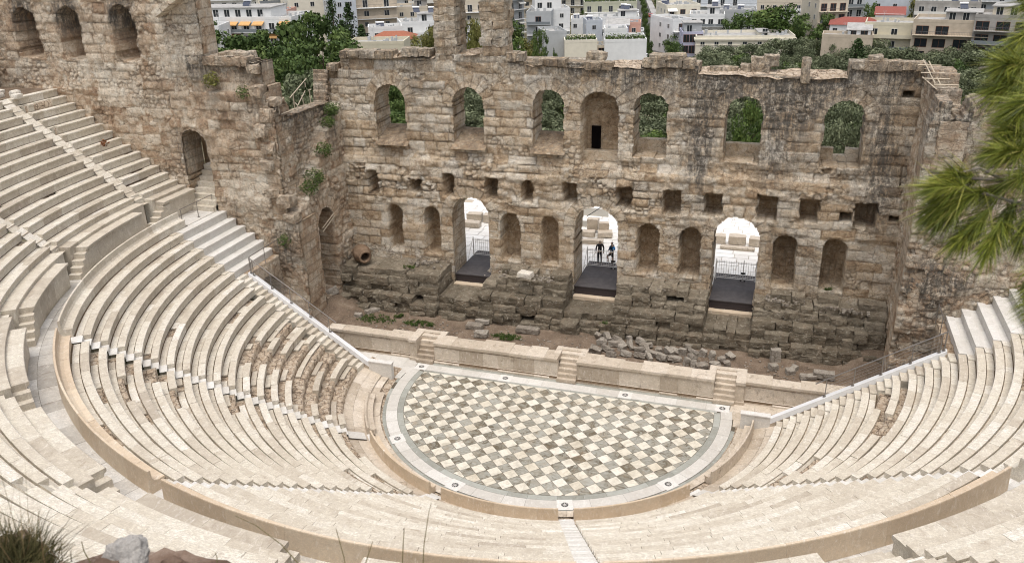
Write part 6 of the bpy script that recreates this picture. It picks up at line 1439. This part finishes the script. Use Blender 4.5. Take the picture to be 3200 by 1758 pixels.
# the avenue
A_ = [at_z(2034, 205, -14.6), at_z(2078, 205, -14.6), at_z(2030, 90, -14.6), at_z(2009, 90, -14.6), at_z(1988, 0, -14.6), at_z(2002, 0, -14.6)]
mb = MB(); P0, P1 = np.array([A_[0][:2], A_[1][:2]]).mean(0), np.array([A_[4][:2], A_[5][:2]]).mean(0); dd = (P1-P0)/np.linalg.norm(P1-P0); nn = np.array([dd[1], -dd[0]])
gz = lambda p: tz(p[0], p[1])+1.0
row = []
for k in range(30):
    p = P0+dd*(k*12-20); row.append([(p[0]+nn[0]*o, p[1]+nn[1]*o, gz(p)) for o in (-3.6, 3.6)])
mb.grid(row, .5); M_ASP = plain('street_asphalt', (.13, .125, .12), .9, .1, 0, .2, .5); tag(mb.build('avenue_road', M_ASP), kind='structure')
mb = MB()
for s in (-1, 1):
    row = []
    for k in range(30):
        p = P0+dd*(k*12-20); row.append([(p[0]+nn[0]*o*s, p[1]+nn[1]*o*s, gz(p)+.13) for o in ((3.6, 6.2) if s < 0 else (6.2, 3.6))])
    mb.grid(row, .5)
tag(mb.build('pavement', M_ROOF), kind='structure')
def car(p, ang, col, lab):
    t = tag(empty('parked_car', (float(p[0]), float(p[1]), gz(p)+.0), ang), lab, 'car', 'cars along the avenue'); m = plain(col[0], col[1], .3, .5, 0, .05) if col[0] not in bpy.data.materials else bpy.data.materials[col[0]]
    mb = MB(); S_ = [(-2.1, .35), (-2.1, .8), (-1.2, .92), (-.6, 1.42), (.9, 1.45), (1.6, .98), (2.1, .9), (2.12, .35)]
    mb.grid([[(s*w, y, z) for y, z in S_] for s, w in ((-1, .85), (-1, .8), (1, .8), (1, .85))][::1], .5); mb.face([(-.85, y, z) for y, z in S_]); mb.face([(.85, y, z) for y, z in S_][::-1]); mb.build('body', m, t)
    mb = MB()
    for s in (-1, 1): mb.face([(s*.86, -.95, .97), (s*.86, -.5, 1.36), (s*.86, .85, 1.38), (s*.86, 1.35, .98)])
    mb.face([(-.7, -1.22, .96), (.7, -1.22, .96), (.66, -.66, 1.40), (-.66, -.66, 1.40)]); mb.build('windows', M_GLS, t)
    for sx in (-1, 1):
        for sy in (-1.35, 1.35): mb = MB(); mb.tube([(sx*.72, sy, .32), (sx*.88, sy, .32)], .32, 12); mb.build('wheel', M_BLK, t)
cc = [('car_white', (.7, .7, .7)), ('car_dark', (.03, .03, .04)), ('car_silver', (.4, .41, .42)), ('car_red', (.35, .03, .03))]
for i in range(9):
    s = 1 if i % 2 else -1; p = P0+dd*(4+i*17)+nn*s*2.6; car(p, math.atan2(dd[1], dd[0])-math.pi/2, cc[i % 4], ['white', 'dark', 'silver', 'red'][i % 4]+' parked car at the '+('right' if s > 0 else 'left')+' kerb of the avenue, number %s from the near end' % ['one', 'two', 'three', 'four', 'five', 'six', 'seven', 'eight', 'nine'][i])

# ------------------------------------------------------------------ foreground: pine branch, grass tuft, rocks
M_NEED = (lambda n: (setattr(n.b.inputs['Subsurface Weight'], 'default_value', 0), n.fin(n.ramp(n.attr('tone'), [(.0, (.045, .065, .008)), (.35, (.14, .175, .02)), (.7, (.29, .30, .05)), (1., (.46, .40, .12))]), .45, .35))[1])(NT('long_pine_needles'))
def toward(u, v, D): d = ray(u, v); return Vector(CAM+d*D)
br = tag(empty('pine_branch', toward(3150, 600, 2.9)), 'blurred long needled pine branch hanging in from the right edge', 'branch'); O = Vector(br.location); rg = random.Random(8)
def shoot(mb, a, d, L, nN, ln, droop=.0):
    d = d.normalized()
    for i in range(nN):
        f = rg.random(); p = a+d*L*f
        q = (d*rg.uniform(.75, 1.3)+Vector((rg.gauss(0, 1), rg.gauss(0, 1), rg.gauss(0, 1)))*.40*(1-.35*f)+Vector((0, 0, -droop))).normalized()
        l = ln*rg.uniform(.7, 1.15); s = q.cross(Vector((rg.gauss(0, 1), rg.gauss(0, 1), rg.gauss(0, 1)))).normalized()*.0011; m = p+q*l*.55; e = p+q*l+Vector((0, 0, -.006))
        tn = min(1, max(0, rg.gauss(.45, .22)+.15*q.z))
        mb.face([tuple(p-s), tuple(p+s), tuple(m+s*.9), tuple(m-s*.9)], tn); mb.face([tuple(m-s*.9), tuple(m+s*.9), tuple(e)], tn)
# (u, v, du, dv, distance): start and direction of each shoot
SH = [(3190, 60, -160, 110, 2.7), (3230, -20, -170, 60, 2.9), (3180, 150, -170, 120, 2.6), (3240, 120, -190, 150, 2.8), (3210, 210, -190, 110, 2.7), (3150, 180, -110, 60, 2.8), (3250, -60, -120, 160, 2.7), (3120, 110, -60, 110, 2.8),
      (3130, 205, -130, -10, 2.6), (3190, 240, -190, 30, 2.7), (3110, 250, -110, 50, 2.6), (3230, 280, -200, 80, 2.5), (3200, 330, -170, 60, 2.7), (3160, 300, -140, 90, 2.6),
      (3150, 420, -110, -10, 2.6), (3200, 430, -160, 50, 2.7), (3120, 470, -100, 10, 2.5), (3230, 500, -150, 60, 2.7), (3180, 520, -140, 60, 2.6), (3090, 430, -60, 40, 2.7),
      (3020, 545, -110, 30, 2.6), (3060, 590, -150, 60, 2.6), (2990, 580, -110, 10, 2.55), (3000, 620, -110, 80, 2.6), (3080, 640, -120, 130, 2.6), (3040, 560, -140, -20, 2.65), (2960, 600, -80, 70, 2.6), (3110, 680, -80, 170, 2.6), (3150, 620, -60, 150, 2.7), (3050, 680, -120, 110, 2.65), (3140, 560, -90, 60, 2.7),
      (3220, 620, -70, 170, 2.6), (3190, 720, -50, 150, 2.6), (3230, 780, -80, 150, 2.5), (3200, 830, -70, 100, 2.6), (3240, 860, -90, 90, 2.5), (3220, 900, -90, 80, 2.5), (3250, 950, -90, 70, 2.5), (3260, 700, -80, 60, 2.6), (3250, 380, -90, 90, 2.6)]
for i, (u, v, du, dv, D) in enumerate(SH):
    mv = 25 if 530 < v < 700 else 85; a = toward(u+mv, v, D); b = toward(u+mv+du, v+dv, D-.02+rg.uniform(-.08, .08)); d = (b-a); mb = MB()
    shoot(mb, a-O, d, d.length*.55, 300, .13, .05); mb.build('needle_cluster', M_NEED, br)
tw = [((3230, 610, 2.75), (3130, 560, 2.65), (3060, 525, 2.6), (3000, 540, 2.6), (2950, 500, 2.6)), ((3170, 575, 2.7), (3080, 560, 2.62), (3000, 555, 2.6), (2900, 535, 2.6)), ((3200, 640, 2.7), (3060, 600, 2.6), (2980, 590, 2.6)), ((3260, 250, 2.75), (3150, 205, 2.65), (3060, 215, 2.6)), ((3250, 560, 2.7), (3170, 470, 2.65), (3100, 430, 2.6)), ((3260, 880, 2.6), (3200, 760, 2.6), (3190, 650, 2.65)), ((3260, 560, 2.75), (3250, 250, 2.75), (3230, 0, 2.8))]
for k, pts in enumerate(tw): mb = MB(); mb.tube([toward(*p)-O for p in pts], [.006-.0009*i for i in range(len(pts))], 6); mb.build('twig', plain('grey_twig', (.24, .21, .18), .85, .2, 0, .2, 30) if k == 0 else bpy.data.materials['grey_twig'], br, True)
# rocky lip with rocks
M_ROCK = (lambda n: (n.bump(n.noise(9, 9, .75), .9, .02), n.fin(n.mix(n.ramp(n.noise(12, 8, .8), [(.58, 0.), (.7, .8)]), n.ramp(n.noise(2.5, 9, .7, dist=.7), [(.3, (.07, .045, .032)), (.5, (.17, .115, .085)), (.7, (.32, .25, .20))]), (.62, .56, .50)), .95, .1))[1])(NT('red_brown_rock'))
M_ROCKW = (lambda n: (n.bump(n.noise(14, 9, .75), .9, .012), n.fin(n.mix(n.ramp(n.noise(18, 8, .8), [(.60, 0.), (.68, .8)]), n.ramp(n.noise(4, 9, .7, dist=.5), [(.3, (.20, .185, .165)), (.5, (.37, .35, .325)), (.7, (.54, .515, .48))]), (.20, .13, .09)), .95, .1))[1])(NT('pale_limestone'))
def rock(u, v, D, s, mat, lab, seed, rot=0, amp=.05):
    p = toward(u, v, D); bm = bmesh.new(); bmesh.ops.create_icosphere(bm, subdivisions=6, radius=1.0); Q = Vector((seed*3.1, seed*1.7, seed*.9)); pl = [(Vector((random.Random(seed*9+k).gauss(0, 1), random.Random(seed*9+k+50).gauss(0, 1), random.Random(seed*9+k+90).gauss(0, 1))).normalized(), random.Random(seed+k).uniform(.62, .9)) for k in range(12)]
    for w in bm.verts:
        q = w.co.copy()
        for nn_, dd_ in pl:
            t = q.dot(nn_)
            if t > dd_: q -= nn_*(t-dd_)*.9
        q *= 1+.16*mnoise.noise(q*1.6+Q)+.10*mnoise.noise(q*4+Q)+.06*abs(mnoise.noise(q*9+Q))+.03*mnoise.noise(q*22+Q)
        w.co = Vector((q.x*s[0], q.y*s[1], q.z*s[2]))*.55
    me = bpy.data.meshes.new('rock'); bm.to_mesh(me); bm.free(); me.materials.append(mat); o = link(bpy.data.objects.new('rock', me)); o.location = p; o.rotation_euler = (0, 0, rot); return tag(o, lab, 'rock')
rock(390, 1760, 3.0, (.17, .15, .22), M_ROCKW, 'pale grey pitted rock at the bottom left between two brown ones', 3, .4)
rock(230, 1875, 2.9, (.34, .28, .18), M_ROCK, 'long reddish brown rock at the bottom left edge', 5, .2)
rock(35, 1745, 3.1, (.24, .2, .17), M_ROCK, 'dark rounded rock behind the grass tuft', 9, .2)
rock(545, 1775, 3.1, (.15, .10, .08), M_ROCK, 'small jagged dark brown rock right of the pale one', 7, .1)
rock(290, 1800, 2.9, (.17, .14, .09), M_ROCK, 'low crumbling brown rock against the pale rock', 15, .9)
mb = MB(); P = []
pc = toward(250, 1950, 3.0)
for i in range(40):
    P.append([(pc.x+(i-20)*.06, pc.y+(j-14)*.07, pc.z-.10+.10*mnoise.noise(Vector((i*.22, j*.22, 1)))+.04*mnoise.noise(Vector((i*.8, j*.8, 1)))-.4*max(0, (j-14)/14)-.02*abs(i-16)) for j in range(28)])
mb.grid(P, .5); tag(mb.build('rocky_ledge', M_ROCK, smooth=False), kind='structure')
M_TUFT = (lambda n: n.fin(n.ramp(n.attr('tone'), [(.0, (.035, .036, .014)), (.4, (.10, .09, .035)), (.7, (.22, .175, .085)), (1., (.32, .19, .10))]), .6, .2))(NT('tuft_blades'))
gt = tag(empty('grass_tuft', toward(30, 1790, 2.6)), 'dense dark green grass tuft with tall dry seed stalks at the bottom left corner', 'grass tuft'); rg = random.Random(2)
def blade(mb, a, d, l, w, tn, curve):
    s = d.cross(Vector((rg.gauss(0, 1), rg.gauss(0, 1), 0))).normalized()*w; pts = [a+d*l*f+Vector((0, 0, -curve*l*f*f)) for f in (0, .4, .75, 1)]
    for i in range(3):
        w0, w1 = 1-i*.3, 1-(i+1)*.3; mb.face([tuple(pts[i]-s*w0), tuple(pts[i]+s*w0), tuple(pts[i+1]+s*w1), tuple(pts[i+1]-s*w1)], tn)
mb = MB()
for i in range(2300):
    a = Vector((rg.gauss(0, .06), rg.gauss(0, .05), rg.uniform(-.05, .03))); d = Vector((a.x*4+rg.gauss(0, .35), a.y*3+rg.gauss(0, .3), rg.uniform(.5, 1.1))).normalized(); blade(mb, a, d, rg.uniform(.08, .20), .0016, min(1, max(0, rg.gauss(.25, .2))), rg.uniform(.1, .6))
mb.build('blades', M_TUFT, gt)
mb = MB()
for i in range(70):
    a = Vector((rg.gauss(0, .08), rg.gauss(0, .05), 0)); d = Vector((rg.gauss(.05, .22), rg.gauss(0, .2), 1)).normalized(); l = rg.uniform(.2, .42); blade(mb, a, d, l, .0012, rg.uniform(.5, 1), rg.uniform(0, .15))
mb.build('seed_stalks', M_TUFT, gt)
for i, (pts, lab) in enumerate([([(1320, 1800, 3.3), (1325, 1700, 3.3), (1340, 1600, 3.3), (1348, 1570, 3.3)], 'longest dry stalk crossing the bottom centre bench'), ([(1085, 1800, 3.2), (1075, 1740, 3.2), (1050, 1650, 3.2)], 'thin dry stalk leaning left at the bottom centre'), ([(1130, 1800, 3.2), (1150, 1735, 3.2), (1165, 1690, 3.2)], 'thin dry stalk leaning right at the bottom centre'), ([(960, 1790, 3.0), (880, 1700, 3.0), (800, 1640, 3.0), (735, 1610, 3.0)], 'arching dry stem over the long curved bench'), ([(1255, 1800, 3.2), (1260, 1700, 3.2), (1263, 1650, 3.2)], 'upright fine stalk left of the longest one'), ([(285, 1760, 2.9), (262, 1720, 2.9), (255, 1690, 2.9)], 'dry twig with dark seed heads left of the pale rock'), ([(680, 1800, 3.0), (678, 1740, 3.0), (672, 1725, 3.0)], 'short bristly stalk right of the brown rocks')]):
    O2 = toward(*pts[0]); mb = MB(); mb.tube([toward(*p)-O2 for p in pts], [.0022, .0019, .0014, .001][:len(pts)], 5); tag(mb.build('dry_stalk', M_TUFT, loc=tuple(O2)), lab, 'stalk')
